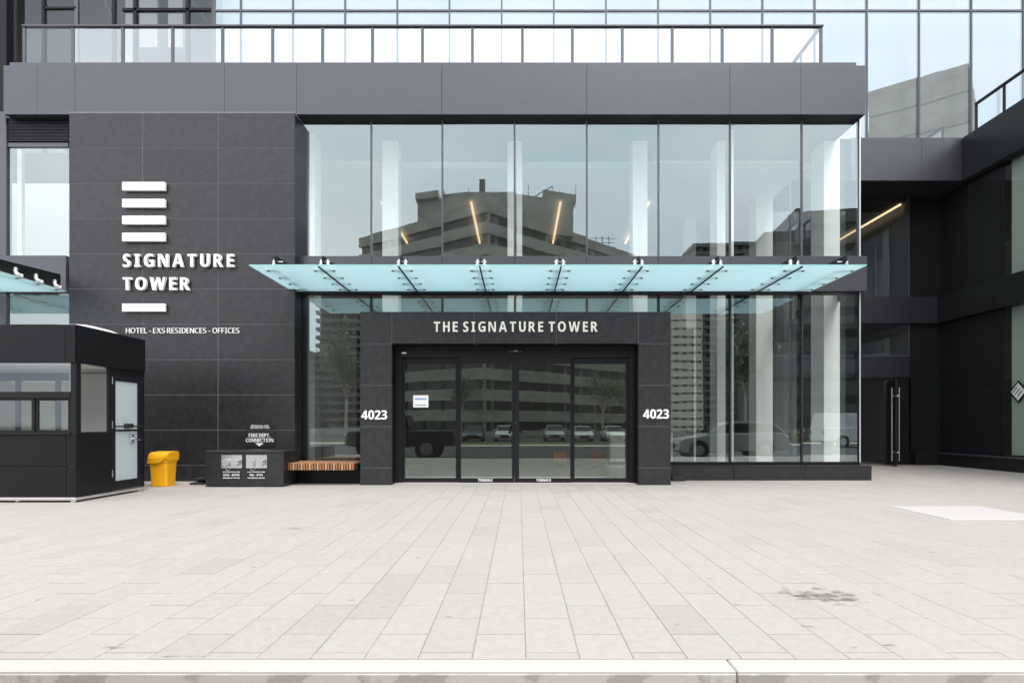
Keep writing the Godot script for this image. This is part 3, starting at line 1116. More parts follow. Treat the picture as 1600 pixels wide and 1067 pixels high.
func portal() -> void:
	rng.seed = 505
	var e := thing("entrance_portal", "dark stone entrance portal standing forward of the glass lobby under the canopy", "entrance", Vector3(0, 0, -DP))
	var xa := X(562.5, DP)
	var xb := X(612, DP)
	var xc := X(998, DP)
	var xd := X(1048.5, DP)
	var top := Y(487, DP)
	var head := Y(537, DP)
	var st := ST()
	bd(st, xa + 0.004, xb - 0.004, 0, top - 0.004, DP + 0.004, DG + 0.3)
	bd(st, xc + 0.004, xd - 0.004, 0, top - 0.004, DP + 0.004, DG + 0.3)
	bd(st, xb - 0.004, xc + 0.004, head + 0.01, top - 0.004, DP + 0.004, DG + 0.3)
	var core := part("portal_core", st, M["grout"], e)
	var rows := [0.0, Y(731, DP), Y(666.5, DP), Y(602, DP), head, top]
	for s in [[xa, xb], [xc, xd]]:
		for i in 5:
			st = ST()
			bd(st, s[0] + (0.0 if s[0] == xa else 0.003), s[1] - (0.0 if s[0] == xc else 0.003), rows[i] + 0.003, rows[i + 1] - 0.003, DP, DP + 0.03, 0.003)
			part("stone_panel", st, stone(rng.randi() % 3), core)
			for side in [s[0], s[1]]:
				st = ST()
				var inner: float = 0.0035 if side == s[0] else -0.0035
				bd(st, side, side + inner, rows[i] + 0.003, rows[i + 1] - 0.003, DP + 0.032, DG + 0.25)
				part("stone_panel", st, stone(i), core)
	var hx := [xb, X(740.5, DP), X(869.5, DP), xc]
	for i in 3:
		st = ST()
		bd(st, hx[i] + 0.003, hx[i + 1] - 0.003, head + 0.003, top - 0.003, DP, DP + 0.03, 0.003)
		part("stone_panel", st, stone(i + 1), core)
		st = ST()
		bd(st, hx[i] + 0.03, hx[i + 1] - 0.03 * float(i == 2), head, head + 0.03, DP + 0.002, DP + 0.5)
		part("soffit_panel", st, M["black panel"], core)
	# automatic door
	var d := 13.5
	var dr := thing("automatic_door", "black framed four-panel automatic sliding glass door in the stone portal", "door", Vector3(0, 0, -d))
	var ja := X(622, d)
	var jb := X(989, d)
	var yh := Y(545, d)
	st = ST()
	bd(st, xb + 0.03, ja, 0.0, head, d - 0.12, d + 0.16, 0.004)
	bd(st, jb, xc - 0.03, 0.0, head, d - 0.12, d + 0.16, 0.004)
	bd(st, ja, ja + 0.09, 0.0, head - 0.002, d - 0.06, d + 0.14, 0.004)
	bd(st, jb - 0.09, jb, 0.0, head - 0.002, d - 0.06, d + 0.14, 0.004)
	part("jamb", st, M["black frame"], dr)
	st = ST()
	bd(st, ja + 0.09, jb - 0.09, Y(559, d), head - 0.003, d - 0.05, d + 0.2, 0.004)
	var hd := part("operator_header", st, M["black frame"], dr)
	st = ST()
	bd(st, X(793, d), X(816, d), Y(552, d), Y(547.5, d), d - 0.1, d - 0.051, 0.006)
	part("motion_sensor", st, M["rubber"], hd)
	st = ST()
	bd(st, X(803, d), X(808, d), Y(550, d), Y(548.5, d), d - 0.105, d - 0.101)
	part("sensor_lens", st, M["steel"], hd)
	st = ST()
	bd(st, X(627, d), X(635.5, d), Y(553, d), Y(550.7, d), d - 0.054, d - 0.051)
	part("maker_label", st, M["print white"], hd)
	st = ST()
	bd(st, ja - 0.05, jb + 0.05, 0.002, 0.022, d - 0.17, d + 0.2, 0.004)
	part("threshold", st, M["white plate"], dr)
	# leaves: px of frame and of glass
	var leaves := [[625.0, 717.0, 632.0, 712.0, 0.03], [717.5, 803.5, 720.5, 800.0, -0.03], [804.0, 893.0, 811.0, 891.0, -0.03], [893.5, 986.0, 898.0, 978.5, 0.03]]
	var gy0 := Y(747, d)
	var gy1 := Y(568.5, d)
	for i in 4:
		var q = leaves[i]
		var dd: float = d + q[4]
		var a := X(q[0], d); var c := X(q[1], d); var ga := X(q[2], d); var gc := X(q[3], d)
		var t1 := Y(558.5, d)
		st = ST()
		bd(st, a, ga, 0.03, t1, dd - 0.025, dd + 0.025, 0.003)
		bd(st, gc, c, 0.03, t1, dd - 0.025, dd + 0.025, 0.003)
		bd(st, ga, gc, 0.03, gy0, dd - 0.025, dd + 0.025, 0.003)
		bd(st, ga, gc, gy1, t1, dd - 0.025, dd + 0.025, 0.003)
		var lf := part("door_leaf", st, M["black frame"], dr)
		pane(lf, ga, gc, gy0, gy1, dd, M["door glass"], "glass_pane", 0.0008)
		if i in [1, 2]:
			var c0: float = X([747.0, 838.0][i - 1], d)
			letters(lf, "TORMAX", c0, c0 + 0.33, Y(751.8, d), Y(747.9, d), dd - 0.0255, 0.003, M["print white"], 0.12, 1.0, false, "lettering")
			# bottom rail cover seen behind the glass
	st = ST()
	tube(st, Vector3(X(806, d), Y(661, d), -d + 0.06), Vector3(X(806, d), Y(661, d), -d + 0.075), 0.012, 0.012, 10)
	part("lock_cylinder", st, M["steel"], dr)
	# notice taped to the leftmost leaf
	var n := thing("paper_notice", "white paper notice taped inside the leftmost glass door panel", "notice", Vector3(X(657, d), 1.7, -d + 0.0))
	var nd := d + 0.012
	st = ST()
	bd(st, X(645.2, d), X(669, d), Y(636.5, d), Y(617.5, d), nd, nd + 0.002)
	part("sheet", st, M["print white"], n)
	st = ST()
	bd(st, X(648, d), X(666, d), Y(624.5, d), Y(622.0, d), nd - 0.002, nd - 0.0005)
	bd(st, X(648, d), X(666, d), Y(633.8, d), Y(632.0, d), nd - 0.002, nd - 0.0005)
	part("print_line", st, M["print blue"], n)
	# red and orange sign boards in the lobby behind the right-hand leaves
	for p in [[2.15, 1.1, 17.8, "red_board"], [1.05, 1.0, 18.2, "orange_board"]]:
		var bo := thing(p[3], "low red stand-up board inside the lobby behind the right-hand door panel" if p[3] == "red_board" else "orange stand-up board inside the lobby behind the middle door panels", "sign board", Vector3(p[0], 0.06, -p[2]))
		st = ST()
		bd(st, p[0], p[0] + 0.4, 0.10, p[1] * 0.5, p[2], p[2] + 0.03, 0.01)
		part("panel", st, M["tail light"] if p[3] == "red_board" else M["orange plastic"], bo)
		st = ST()
		bd(st, p[0] + 0.05, p[0] + 0.35, 0.06, 0.10, p[2] - 0.15, p[2] + 0.2, 0.01)
		part("foot", st, M["rubber"], bo)

func spider(parent: Node, x: float, y: float, d: float, both: int) -> void:
	# cast fitting: a stem on the fin and arms that reach down to the panes at either side
	var st := ST()
	tube(st, Vector3(x - 0.11, y + 0.17, -d), Vector3(x + 0.11, y + 0.17, -d), 0.013, 0.013, 6)
	for s in ([-1.0, 1.0] if both == 0 else [float(both)]):
		tube(st, Vector3(x + s * 0.06, y + 0.215, -d), Vector3(x + s * 0.06, y + 0.10, -d), 0.03, 0.03, 6)
		tube(st, Vector3(x + s * 0.05, y + 0.13, -d), Vector3(x + s * 0.10, y + 0.06, -d), 0.042, 0.045, 6)
		tube(st, Vector3(x + s * 0.10, y + 0.06, -d), Vector3(x + s * 0.19, y + 0.045, -d), 0.045, 0.036, 6)
		tube(st, Vector3(x + s * 0.19, y + 0.07, -d), Vector3(x + s * 0.19, y + 0.006, -d), 0.036, 0.04, 8)
	part("spider_clamp", st, M["bright steel"], parent)

func canopy() -> void:
	rng.seed = 606
	var y := 4.505
	var dfr := 11.94
	var c := thing("glass_canopy", "wide frosted teal glass canopy on steel fins over the main entrance", "canopy", Vector3(0, y, -13))
	var jx := [388.0, 496.5, 622.0, 749.5, 877.0, 1004.0, 1131.0, 1255.5, 1355.5]
	var st := ST()
	for i in 8:
		st = ST()
		bd(st, X(jx[i], dfr) + 0.007, X(jx[i + 1], dfr) - 0.007, y, y + 0.018, dfr, 14.29)
		part("glass_panel", st, M["canopy glass"], c)
		st = ST()
		bd(st, X(jx[i], dfr) + 0.007, X(jx[i + 1], dfr) - 0.007, y - 0.002, y + 0.02, dfr - 0.008, dfr - 0.001)
		part("glass_edge", st, M["canopy edge"], c)
	var rowsd := [12.35, 12.95, 13.5, 14.05]
	var fx := [X(430, 12.24)]
	for i in range(1, 8): fx.append(X(jx[i], dfr))
	fx.append(X(1322, 12.24))
	for i in fx.size():
		var x: float = fx[i]
		st = ST()
		var outline := PackedVector2Array([Vector2(12.2, 0.27), Vector2(12.17, 0.2), Vector2(12.3, 0.10), Vector2(14.29, 0.10), Vector2(14.29, 0.34), Vector2(12.3, 0.285)])
		prism(st, outline, func(p: Vector2) -> Vector3: return Vector3(x - 0.01, y + p.y, -p.x), Vector3(0.02, 0, 0))
		part("fin", st, M["fin steel"], c)
		for k in 4:
			spider(c, x, y + 0.018, rowsd[k], 0 if i > 0 and i < fx.size() - 1 else (-1 if i == 0 else 1))
			st = ST()
			for s in ([-1.0, 1.0] if i > 0 and i < fx.size() - 1 else [-1.0 if i == 0 else 1.0]):
				tube(st, Vector3(x + s * 0.19, y - 0.012, -rowsd[k]), Vector3(x + s * 0.19, y - 0.001, -rowsd[k]), 0.03, 0.034, 10)
			part("bolt", st, M["fin steel"], c)
		if i > 0 and i < fx.size() - 1:
			st = ST()
			bd(st, x - 0.014, x + 0.014, y - 0.03, y - 0.001, dfr + 0.03, 14.235, 0.003)
			part("joint_bar", st, M["fin steel"], c)
	st = ST()
	bd(st, X(470, DG), X(1262, DG), y - 0.06, y + 0.05, 14.24, 14.298)
	part("wall_rail", st, M["black frame"], c)
	# second canopy, left of the sign wall
	var c2 := thing("side_canopy", "end of a second frosted glass canopy left of the sign wall above the guard booth", "canopy", Vector3(-13, y, -13))
	var xr := X(104, 14.3)
	for i in 3:
		var a := xr - 1.6 * (i + 1)
		st = ST()
		bd(st, a + 0.007, a + 1.593, y, y + 0.018, dfr, 14.29)
		part("glass_panel", st, M["canopy glass"], c2)
		st = ST()
		bd(st, a + 0.007, a + 1.593, y - 0.002, y + 0.02, dfr - 0.008, dfr - 0.001)
		part("glass_edge", st, M["canopy edge"], c2)
	for i in 4:
		var x := xr - 0.16 - 1.6 * i + (0.16 if i > 0 else 0.0)
		st = ST()
		prism(st, PackedVector2Array([Vector2(12.2, 0.27), Vector2(12.17, 0.2), Vector2(12.3, 0.08), Vector2(14.29, 0.08), Vector2(14.29, 0.42), Vector2(12.3, 0.30)]), func(p: Vector2) -> Vector3: return Vector3(x - 0.01, y + p.y, -p.x), Vector3(0.02, 0, 0))
		part("fin", st, M["fin steel"], c2)
		for k in 4:
			spider(c2, x, y + 0.018, rowsd[k], 0 if i > 0 else 1)
			st = ST()
			tube(st, Vector3(x + 0.1, y - 0.012, -rowsd[k]), Vector3(x + 0.1, y - 0.001, -rowsd[k]), 0.03, 0.034, 10)
			part("bolt", st, M["fin steel"], c2)

func signs() -> void:
	var d := DW
	var s := thing("tower_sign", "large white raised SIGNATURE TOWER sign with five bars on the black stone wall", "sign", Vector3(X(230, d), Y(500, d), -d))
	for p in [[286.7, 299.8], [313.0, 326.0], [339.2, 352.3], [365.6, 378.8], [475.6, 488.0]]:
		var st := ST()
		bd(st, X(194, d), X(260.6, d), Y(p[1], d), Y(p[0], d), d - 0.10, d - 0.025, 0.006)
		part("bar", st, M["letter white"], s)
	letters(s, "SIGNATURE", X(195.2, d), X(367.5, d), Y(418.5, d), Y(398.6, d), d - 0.025, 0.075, M["letter white"], 0.36)
	letters(s, "TOWER", X(195.0, d), X(298.5, d), Y(454.5, d), Y(434.8, d), d - 0.025, 0.075, M["letter white"], 0.30)
	var s2 := thing("tenant_lettering", "small white HOTEL EXS RESIDENCES OFFICES lettering below the last bar of the wall sign", "lettering", Vector3(X(285, d), Y(520, d), -d))
	letters(s2, "HOTEL - EXS RESIDENCES - OFFICES", X(196.7, d), X(374, d), Y(520.8, d), Y(512.6, d), d - 0.003, 0.02, M["letter white"], 0.14, 0.40, true, "letter", 400)
	var s3 := thing("portal_lettering", "cream THE SIGNATURE TOWER letters along the lintel of the entrance portal", "lettering", Vector3(0, Y(518, DP), -DP))
	letters(s3, "THE SIGNATURE TOWER", X(678, DP), X(933.5, DP), Y(518.6, DP), Y(503.0, DP), DP - 0.01, 0.03, M["letter cream"], 0.34, 0.62)
	for p in [[564.8, 605.0, 655.3, 641.3, "white house number 4023 on the left pier of the entrance portal"], [1004.8, 1045.0, 654.0, 639.8, "white house number 4023 on the right pier of the entrance portal"]]:
		var h := thing("house_number", p[4], "house number", Vector3(X((p[0] + p[1]) / 2, DP), Y(p[2], DP), -DP), "house numbers on the portal piers")
		letters(h, "4023", X(p[0], DP), X(p[1], DP), Y(p[2], DP), Y(p[3], DP), DP - 0.008, 0.03, M["letter white"], 0.08, 1.0, true, "numeral")
	# fire department plates on the wall
	var f := thing("fire_connection_sign", "black FIRE DEPT. CONNECTION plate with a white down arrow on the stone wall", "sign", Vector3(X(406, d), Y(698, d), -d))
	var st := ST()
	bd(st, X(382.5, d), X(429, d), Y(698.5, d), Y(675.5, d), d - 0.012, d - 0.001, 0.003)
	part("plate", st, M["plate black"], f)
	letters(f, "FIRE DEPT.", X(388.5, d), X(422, d), Y(683, d), Y(677.3, d), d - 0.0125, 0.003, M["print white"], 0.1, 0.4, false, "lettering")
	letters(f, "CONNECTION", X(384, d), X(427.2, d), Y(690.6, d), Y(684.8, d), d - 0.0125, 0.003, M["print white"], 0.08, 0.4, false, "lettering")
	st = ST()
	prism(st, PackedVector2Array([Vector2(X(398.5, d), Y(692.3, d)), Vector2(X(412, d), Y(692.3, d)), Vector2(X(405.2, d), Y(697.4, d))]), func(p: Vector2) -> Vector3: return Vector3(p.x, p.y, -d + 0.013), Vector3(0, 0, 0.003))
	part("arrow", st, M["print white"], f)
	var f2 := thing("small_wall_plate", "narrow black plate with two white lines of small print above the fire plate", "sign", Vector3(X(406, d), Y(671, d), -d))
	st = ST()
	bd(st, X(382.5, d), X(429, d), Y(670.8, d), Y(662.8, d), d - 0.012, d - 0.001, 0.003)
	part("plate", st, M["plate black"], f2)
	letters(f2, "SERVES HALL AND", X(392, d), X(419.5, d), Y(666.4, d), Y(664.2, d), d - 0.0125, 0.003, M["print white"], 0.1, 0.4, false, "lettering")
	letters(f2, "THE SIGNATURE TOWER", X(391, d), X(421, d), Y(669.4, d), Y(667.3, d), d - 0.0125, 0.003, M["print white"], 0.1, 0.4, false, "lettering")

func booth() -> void:
	rng.seed = 707
	var dc := 10.19
	var dk := 12.05
	var x1 := X(118, dc)
	var x0 := x1 - 3.4
	var b := thing("guard_booth", "black panelled guard booth with sliding windows at the left edge", "booth", Vector3(-9, 0, -11))
	var top := Y(507, dc)
	var fb := Y(567, dc)
	var sill := Y(679, dc)
	var mid := Y(729, dc)
	var bar0 := Y(622, dc)
	var bar1 := Y(612, dc)
	var st := ST()
	# roof box with fascia panels
	bd(st, x0, x1 - 0.02, fb + 0.02, top - 0.02, dc + 0.02, dk - 0.02)
	part("roof", st, M["soffit"], b)
	var fj := [x0, X(102, dc), x1]
	for i in 2:
		st = ST()
		bd(st, fj[i] + 0.002, fj[i + 1] - 0.002, fb, top, dc - 0.02, dc + 0.018, 0.004)
		part("fascia_panel", st, M["black panel"], b)
	st = ST()
	bd(st, x1 - 0.018, x1 + 0.02, fb, top, dc + 0.02, dk, 0.004)
	part("fascia_panel", st, M["black panel"], b)
	# lower panels
	var bx1 := X(102, dc)
	for p in [[x0, bx1 - 0.003, mid + 0.003, sill], [x0, bx1 - 0.003, 0.09, mid - 0.003], [bx1 + 0.003, x1, mid + 0.003, sill], [bx1 + 0.003, x1, 0.09, mid - 0.003]]:
		st = ST()
		bd(st, p[0], p[1], p[2], p[3], dc, dc + 0.05, 0.004)
		part("lower_panel", st, M["black panel"], b)
	var ds := x1 * F / (174.0 - 811.0)
	st = ST()
	bd(st, x1 - 0.05, x1, 0.09, Y(678, dc), dc + 0.052, ds, 0.004)
	part("lower_panel", st, M["black panel"], b)
	# corner post, bars
	st = ST()
	bd(st, X(109, dc), x1, sill, fb, dc, dc + 0.12, 0.006)
	part("corner_post", st, M["black frame"], b)
	st = ST()
	bd(st, x0, X(109, dc), bar0, bar1, dc - 0.01, dc + 0.06, 0.004)
	bd(st, x0, X(110, dc), sill - 0.001, sill + 0.035, dc - 0.03, dc + 0.06, 0.004)
	part("window_bar", st, M["black frame"], b)
	# windows of the front
	pane(b, x0, X(109, dc), bar1, fb, dc + 0.03, M["clear glass"], "transom_pane")
	for k in 2:
		var a := X(-60 + k * 0, dc) if k == 0 else X(52, dc)
		var c := X(52, dc) if k == 0 else X(108, dc)
		st = ST()
		var y0 := sill + 0.036
		bd(st, a, a + 0.05, y0, bar0 - 0.001, dc + 0.01 + 0.02 * k, dc + 0.04 + 0.02 * k)
		bd(st, c - 0.05, c, y0, bar0 - 0.001, dc + 0.01 + 0.02 * k, dc + 0.04 + 0.02 * k)
		bd(st, a + 0.05, c - 0.05, y0, y0 + 0.04, dc + 0.01 + 0.02 * k, dc + 0.04 + 0.02 * k)
		bd(st, a + 0.05, c - 0.05, bar0 - 0.04, bar0 - 0.001, dc + 0.01 + 0.02 * k, dc + 0.04 + 0.02 * k)
		var sw := part("sliding_window", st, M["black frame"], b)
		pane(sw, a + 0.05, c - 0.05, y0 + 0.04, bar0 - 0.04, dc + 0.025 + 0.02 * k, M["clear glass"])
	# side: window and glazed door
	var w0 := dc + 0.12
	st = ST()
	bd(st, x1 - 0.04, x1 - 0.001, sill - 0.02, fb, ds - 0.09, ds, 0.003)
	bd(st, x1 - 0.05, x1 - 0.001, Y(678, dc) + 0.001, Y(678, dc) + 0.03, w0, ds - 0.09)
	part("window_frame", st, M["black frame"], b)
	pane_x(b, x1 - 0.02, w0, ds - 0.09, Y(678, dc) + 0.03, fb, M["clear glass"], "side_window_pane")
	var dd0 := ds + 0.01
	var dd1 := dk - 0.08
	st = ST()
	var dy0 := 0.10
	var dy1 := 2.28
	bd(st, x1 - 0.05, x1 - 0.004, dy0, dy1, dd0, dd0 + 0.10, 0.003)
	bd(st, x1 - 0.05, x1 - 0.004, dy0, dy1, dd1 - 0.12, dd1, 0.003)
	bd(st, x1 - 0.05, x1 - 0.004, dy0, dy0 + 0.17, dd0 + 0.1, dd1 - 0.12, 0.003)
	bd(st, x1 - 0.05, x1 - 0.004, dy1 - 0.13, dy1, dd0 + 0.1, dd1 - 0.12, 0.003)
	bd(st, x1 - 0.05, x1 - 0.004, 1.20, 1.235, dd0 + 0.1, dd1 - 0.12, 0.003)
	var dr := part("door", st, M["black frame"], b)
	st = ST()
	bd(st, x1 - 0.03, x1 - 0.02, dy0 + 0.17, dy1 - 0.13, dd0 + 0.1, dd1 - 0.12)
	part("frosted_pane", st, M["frosted glass"], dr)
	st = ST()
	bd(st, x1 + 0.03, x1 + 0.06, 1.28, 1.31, dd0 + 0.04, dd1 - 0.05, 0.006)
	bd(st, x1 + 0.0, x1 + 0.07, 1.26, 1.35, dd0 + 0.32, dd0 + 0.52, 0.01)
	part("push_bar", st, M["rubber"], dr)
	st = ST()
	bd(st, x1 - 0.02, x1 + 0.015, 0.98, 1.14, dd1 - 0.36, dd1 - 0.24, 0.008)
	tube(st, Vector3(x1 + 0.015, 1.05, -dd1 + 0.30), Vector3(x1 + 0.06, 1.05, -dd1 + 0.30), 0.02, 0.02)
	tube(st, Vector3(x1 + 0.06, 1.05, -dd1 + 0.30), Vector3(x1 + 0.06, 1.03, -dd1 + 0.14), 0.014, 0.012)
	part("lever_handle", st, M["steel"], dr)
	for y in [0.35, 1.26, 2.08]:
		st = ST()
		bd(st, x1 - 0.004, x1 + 0.01, y, y + 0.13, dd0 - 0.01, dd0 + 0.03, 0.003)
		part("hinge", st, M["steel"], dr)
	st = ST()
	bd(st, x1 - 0.06, x1, 0.09, fb, dd1 + 0.004, dk, 0.004)
	bd(st, x1 - 0.06, x1 - 0.001, dy1 + 0.003, fb, dd0 - 0.005, dd1 + 0.003)
	part("door_frame", st, M["black panel"], b)
	# base rail
	st = ST()
	bd(st, x0, x1 + 0.02, 0.035, 0.085, dc - 0.03, dc + 0.05, 0.005)
	bd(st, x1 - 0.06, x1 + 0.02, 0.035, 0.085, dc + 0.051, dk, 0.005)
	part("base_rail", st, M["steel"], b)
	for p in [[x1 - 0.06, dc + 0.02], [x1 - 0.06, dk - 0.1], [x0 + 0.3, dc + 0.05], [X(20, dc), dc + 0.1]]:
		st = ST()
		tube(st, Vector3(p[0], 0, -p[1]), Vector3(p[0], 0.04, -p[1]), 0.05, 0.035)
		part("foot", st, M["steel"], b)
	# inside: floor, back wall with windows, desk, ceiling
	st = ST()
	bd(st, x0, x1 - 0.07, 0.09, 0.12, dc + 0.06, dk - 0.05)
	part("floor", st, M["rubber"], b)
	st = ST()
	bd(st, x0, x1 - 0.07, 0.12, 1.15, dk - 0.08, dk - 0.02)
	bd(st, x0, x1 - 0.07, 2.2, fb, dk - 0.08, dk - 0.02)
	bd(st, x0, x0 + 0.05, 0.12, fb, dc + 0.06, dk - 0.09)
	for k in 5:
		var xx := x0 + 0.06 + k * 0.8
		bd(st, xx, xx + 0.09, 1.15, 2.2, dk - 0.08, dk - 0.02)
	part("rear_wall", st, M["black frame"], b)
	st = ST()
	bd(st, x0 + 0.05, x1 - 0.07, 1.16, 2.19, dk - 0.045, dk - 0.035)
	part("rear_panel", st, M["booth wall"], b)
	st = ST()
	bd(st, -9.0, x1 - 0.07, 0.12, fb - 0.03, dk - 0.10, dk - 0.085)
	part("pale_lining", st, M["booth ceiling"], b)
	st = ST()
	bd(st, x0 + 0.05, x1 - 0.07, fb - 0.02, fb + 0.015, dc + 0.06, dk - 0.09)
	part("inner_ceiling", st, M["booth ceiling"], b)
	st = ST()
	bd(st, x0 + 0.05, x1 - 0.6, 0.85, 0.9, dc + 0.08, dc + 0.6, 0.01)
	part("counter", st, M["interior pale"], b)
	# shallow white roof dome
	var sd := thing("roof_dome", "flat white roof dome lying on top of the guard booth", "roof dome", Vector3(-8.2, top, -11))
	st = ST()
	var cx := x1 - 0.52
	var cz := -(dc + 0.85)
	for i in 10:
		for j in 24:
			var q := []
			for o in [[0, 0], [1, 0], [1, 1], [0, 1]]:
				var r: float = float(i + o[0]) / 10.0
				var a: float = TAU * (j + o[1]) / 24.0
				var ca := cos(a); var sa := sin(a)
				var sq := 1.0 / pow(pow(absf(ca), 4.0) + pow(absf(sa), 4.0), 0.25)
				q.append(Vector3(cx + ca * sq * r * 0.5, top - 0.012 + 0.115 * (1.0 - pow(r, 4.0)), cz + sa * sq * r * 0.6))
			var n: Vector3 = (q[2] - q[0]).cross(q[3] - q[1]).normalized()
			if n.y < 0: n = -n
			if i == 0: tri(st, q[0], q[1], q[2], n)
			else: quad(st, q[0], q[1], q[2], q[3], n)
	part("dome", st, M["roof white"], sd)

func small_things() -> void:
	rng.seed = 808
	# ---- yellow bin
	var d := 12.73
	var xa := X(229, d)
	var xb := X(259.5, d)
	var b := thing("grit_bin", "yellow plastic grit bin with sloping lid beside the guard booth", "bin", Vector3((xa + xb) / 2, 0, -d - 0.25))
	var st := ST()
	var w0 := (xb - xa) / 2
	var cx := (xa + xb) / 2
	# tapered tub in rings
	var rings := [[0.0, w0 - 0.040, 0.165], [0.02, w0 - 0.036, 0.175], [0.50, w0 - 0.020, 0.205], [0.52, w0 - 0.010, 0.22], [0.56, w0 - 0.008, 0.22]]
	ring_body(st, rings, cx, -d - 0.235, 0.045)
	var tub := part("tub", st, M["yellow plastic"], b)
	st = ST()
	bd(st, cx - 0.07, cx + 0.05, 0.0, 0.035, d + 0.066, d + 0.2)
	part("foot_notch", st, M["rubber"], tub)
	st = ST()
	# lid: lip that drops lower towards the left, sloped front
	var lid := PackedVector2Array([Vector2(0.02, 0.56), Vector2(0.0, 0.60), Vector2(0.03, 0.685), Vector2(0.12, 0.735), Vector2(0.43, 0.75), Vector2(0.47, 0.72), Vector2(0.47, 0.56)])
	prism(st, lid, func(p: Vector2) -> Vector3: return Vector3(xa + 0.012, p.y, -d - p.x), Vector3(xb - xa - 0.012, 0, 0))
	bx(st, Vector3(xa + 0.008, 0.69, -d - 0.10), Vector3(xb + 0.002, 0.725, -d - 0.43), 0.012)
	bx(st, Vector3(xa - 0.012, 0.555, -d - 0.2), Vector3(xa + 0.012, 0.575, -d - 0.3), 0.006)
	part("lid", st, M["yellow plastic"], b)
	st = ST()
	prism(st, PackedVector2Array([Vector2(xa + 0.01, 0.50), Vector2(xa + 0.01, 0.57), Vector2(xb - 0.01, 0.66), Vector2(xb + 0.004, 0.62), Vector2(xb - 0.08, 0.57), Vector2(xb - 0.16, 0.515)]), func(p: Vector2) -> Vector3: return Vector3(p.x, p.y, -d + 0.012), Vector3(0, 0, -0.02))
	part("lid_lip", st, M["yellow plastic"], b)
	# ---- fire connection box
	var fx0 := X(320.5, d)
	var fx1 := X(442.5, d)
	var ft := Y(704.5, d)
	var c := thing("fire_connection_box", "low black stone box housing two chrome fire connections below the sign wall", "fire connection", Vector3((fx0 + fx1) / 2, 0, -d - 0.4))
	st = ST()
	bd(st, fx0, fx1, 0.015, ft - 0.035, d, d + 0.93, 0.006)
	part("stone_box", st, stone(1), c)
	st = ST()
	bd(st, fx0 - 0.01, fx1 + 0.01, ft - 0.034, ft, d - 0.01, d + 0.94, 0.006)
	part("top_slab", st, stone(2), c)
	var k := 0
	for p in [[345.3, 377.5], [384.0, 416.5]]:
		st = ST()
		bd(st, X(p[0], d), X(p[1], d), Y(731.5, d), Y(711, d), d - 0.006, d - 0.0005, 0.002)
		var pl := part("inlet_plate", st, M["steel"], c)
		for q in [0.3, 0.72]:
			st = ST()
			var x := lerpf(X(p[0], d), X(p[1], d), q)
			var y := Y(722, d)
			tube(st, Vector3(x, y, -d + 0.005), Vector3(x, y, -d + 0.07), 0.075, 0.07, 14)
			tube(st, Vector3(x, y, -d + 0.07), Vector3(x, y, -d + 0.10), 0.085, 0.082, 14)
			tube(st, Vector3(x - 0.03, y + 0.02, -d + 0.10), Vector3(x - 0.03, y + 0.02, -d + 0.12), 0.015, 0.015, 6)
			tube(st, Vector3(x + 0.03, y - 0.02, -d + 0.10), Vector3(x + 0.03, y - 0.02, -d + 0.12), 0.015, 0.015, 6)
			part("inlet_cap", st, M["steel"], pl)
		st = ST()
		var xm := X(p[0] + 12, d)
		var prev := Vector3.ZERO
		for i in 9:
			var a := PI + PI * i / 8.0
			var v := Vector3(xm + cos(a) * 0.055, Y(731, d) + sin(a) * 0.05, -d + 0.05)
			if i > 0: tube(st, prev, v, 0.005, 0.005, 5, false)
			prev = v
		part("chain", st, M["steel"], pl)
		st = ST()
		bd(st, X(p[0] + 0.8, d), X(p[1] - 1.2, d), Y(749, d), Y(735, d), d - 0.008, d - 0.0005, 0.002)
		var lp := part("label_plate", st, M["plate black"], c)
		var la := X(p[0] + 2.5, d)
		var lb := X(p[1] - 3.0, d)
		letters(lp, "HIGH PRESSURE ZONE" if k == 0 else "LOW PRESSURE ZONE", la, lb, Y(738.3, d), Y(736.4, d), d - 0.0085, 0.002, M["print white"], 0.1, 0.4, false, "lettering")
		letters(lp, ["5TH - 46TH", "P6 - 4TH"][k], la + 0.01 + 0.04 * k, lb - 0.01 - 0.04 * k, Y(743.6, d), Y(740.3, d), d - 0.0085, 0.002, M["print white"], 0.1, 0.4, false, "lettering")
		letters(lp, "SPRINKLER 150 PSI", la, lb, Y(747.6, d), Y(745.8, d), d - 0.0085, 0.002, M["print white"], 0.1, 0.4, false, "lettering")
		k += 1
	# ---- bench
	var db := 13.0
	var ba := X(443.5, db)
	var bb := X(553.5, db)
	var bt := Y(723.5, db)
	var bn := thing("slatted_bench", "slatted timber bench with upright battens between the fire box and the portal", "bench", Vector3((ba + bb) / 2, 0, -db - 0.4))
	var n := 26
	var pitch := (bb - ba) / n
	for i in n:
		st = ST()
		bd(st, ba + i * pitch + 0.006, ba + (i + 1) * pitch - 0.022, bt - 0.155 + rng.randf_range(-0.003, 0.003), bt, db + rng.randf_range(-0.004, 0.004), db + 0.95, 0.004)
		part("slat", st, M["wood %d" % [0, 2, 0, 3, 2, 1, 0, 3, 2, 3, 1, 2, 3, 0, 3, 1][(i * 5 + i / 3) % 16]], bn)
	st = ST()
	bd(st, ba + 0.02, bb - 0.02, bt - 0.13, bt - 0.04, db + 0.12, db + 0.16)
	bd(st, ba + 0.02, bb - 0.02, bt - 0.13, bt - 0.04, db + 0.80, db + 0.84)
	part("bearer", st, M["wood 1"], bn)
	st = ST()
	bd(st, ba + 0.05, bb + 0.06, 0.0, bt - 0.156, db + 0.55, db + 0.9)
	bd(st, bb + 0.0, bb + 0.05, bt - 0.155, bt - 0.02, db + 0.05, db + 0.95)
	part("base", st, M["black panel"], bn)
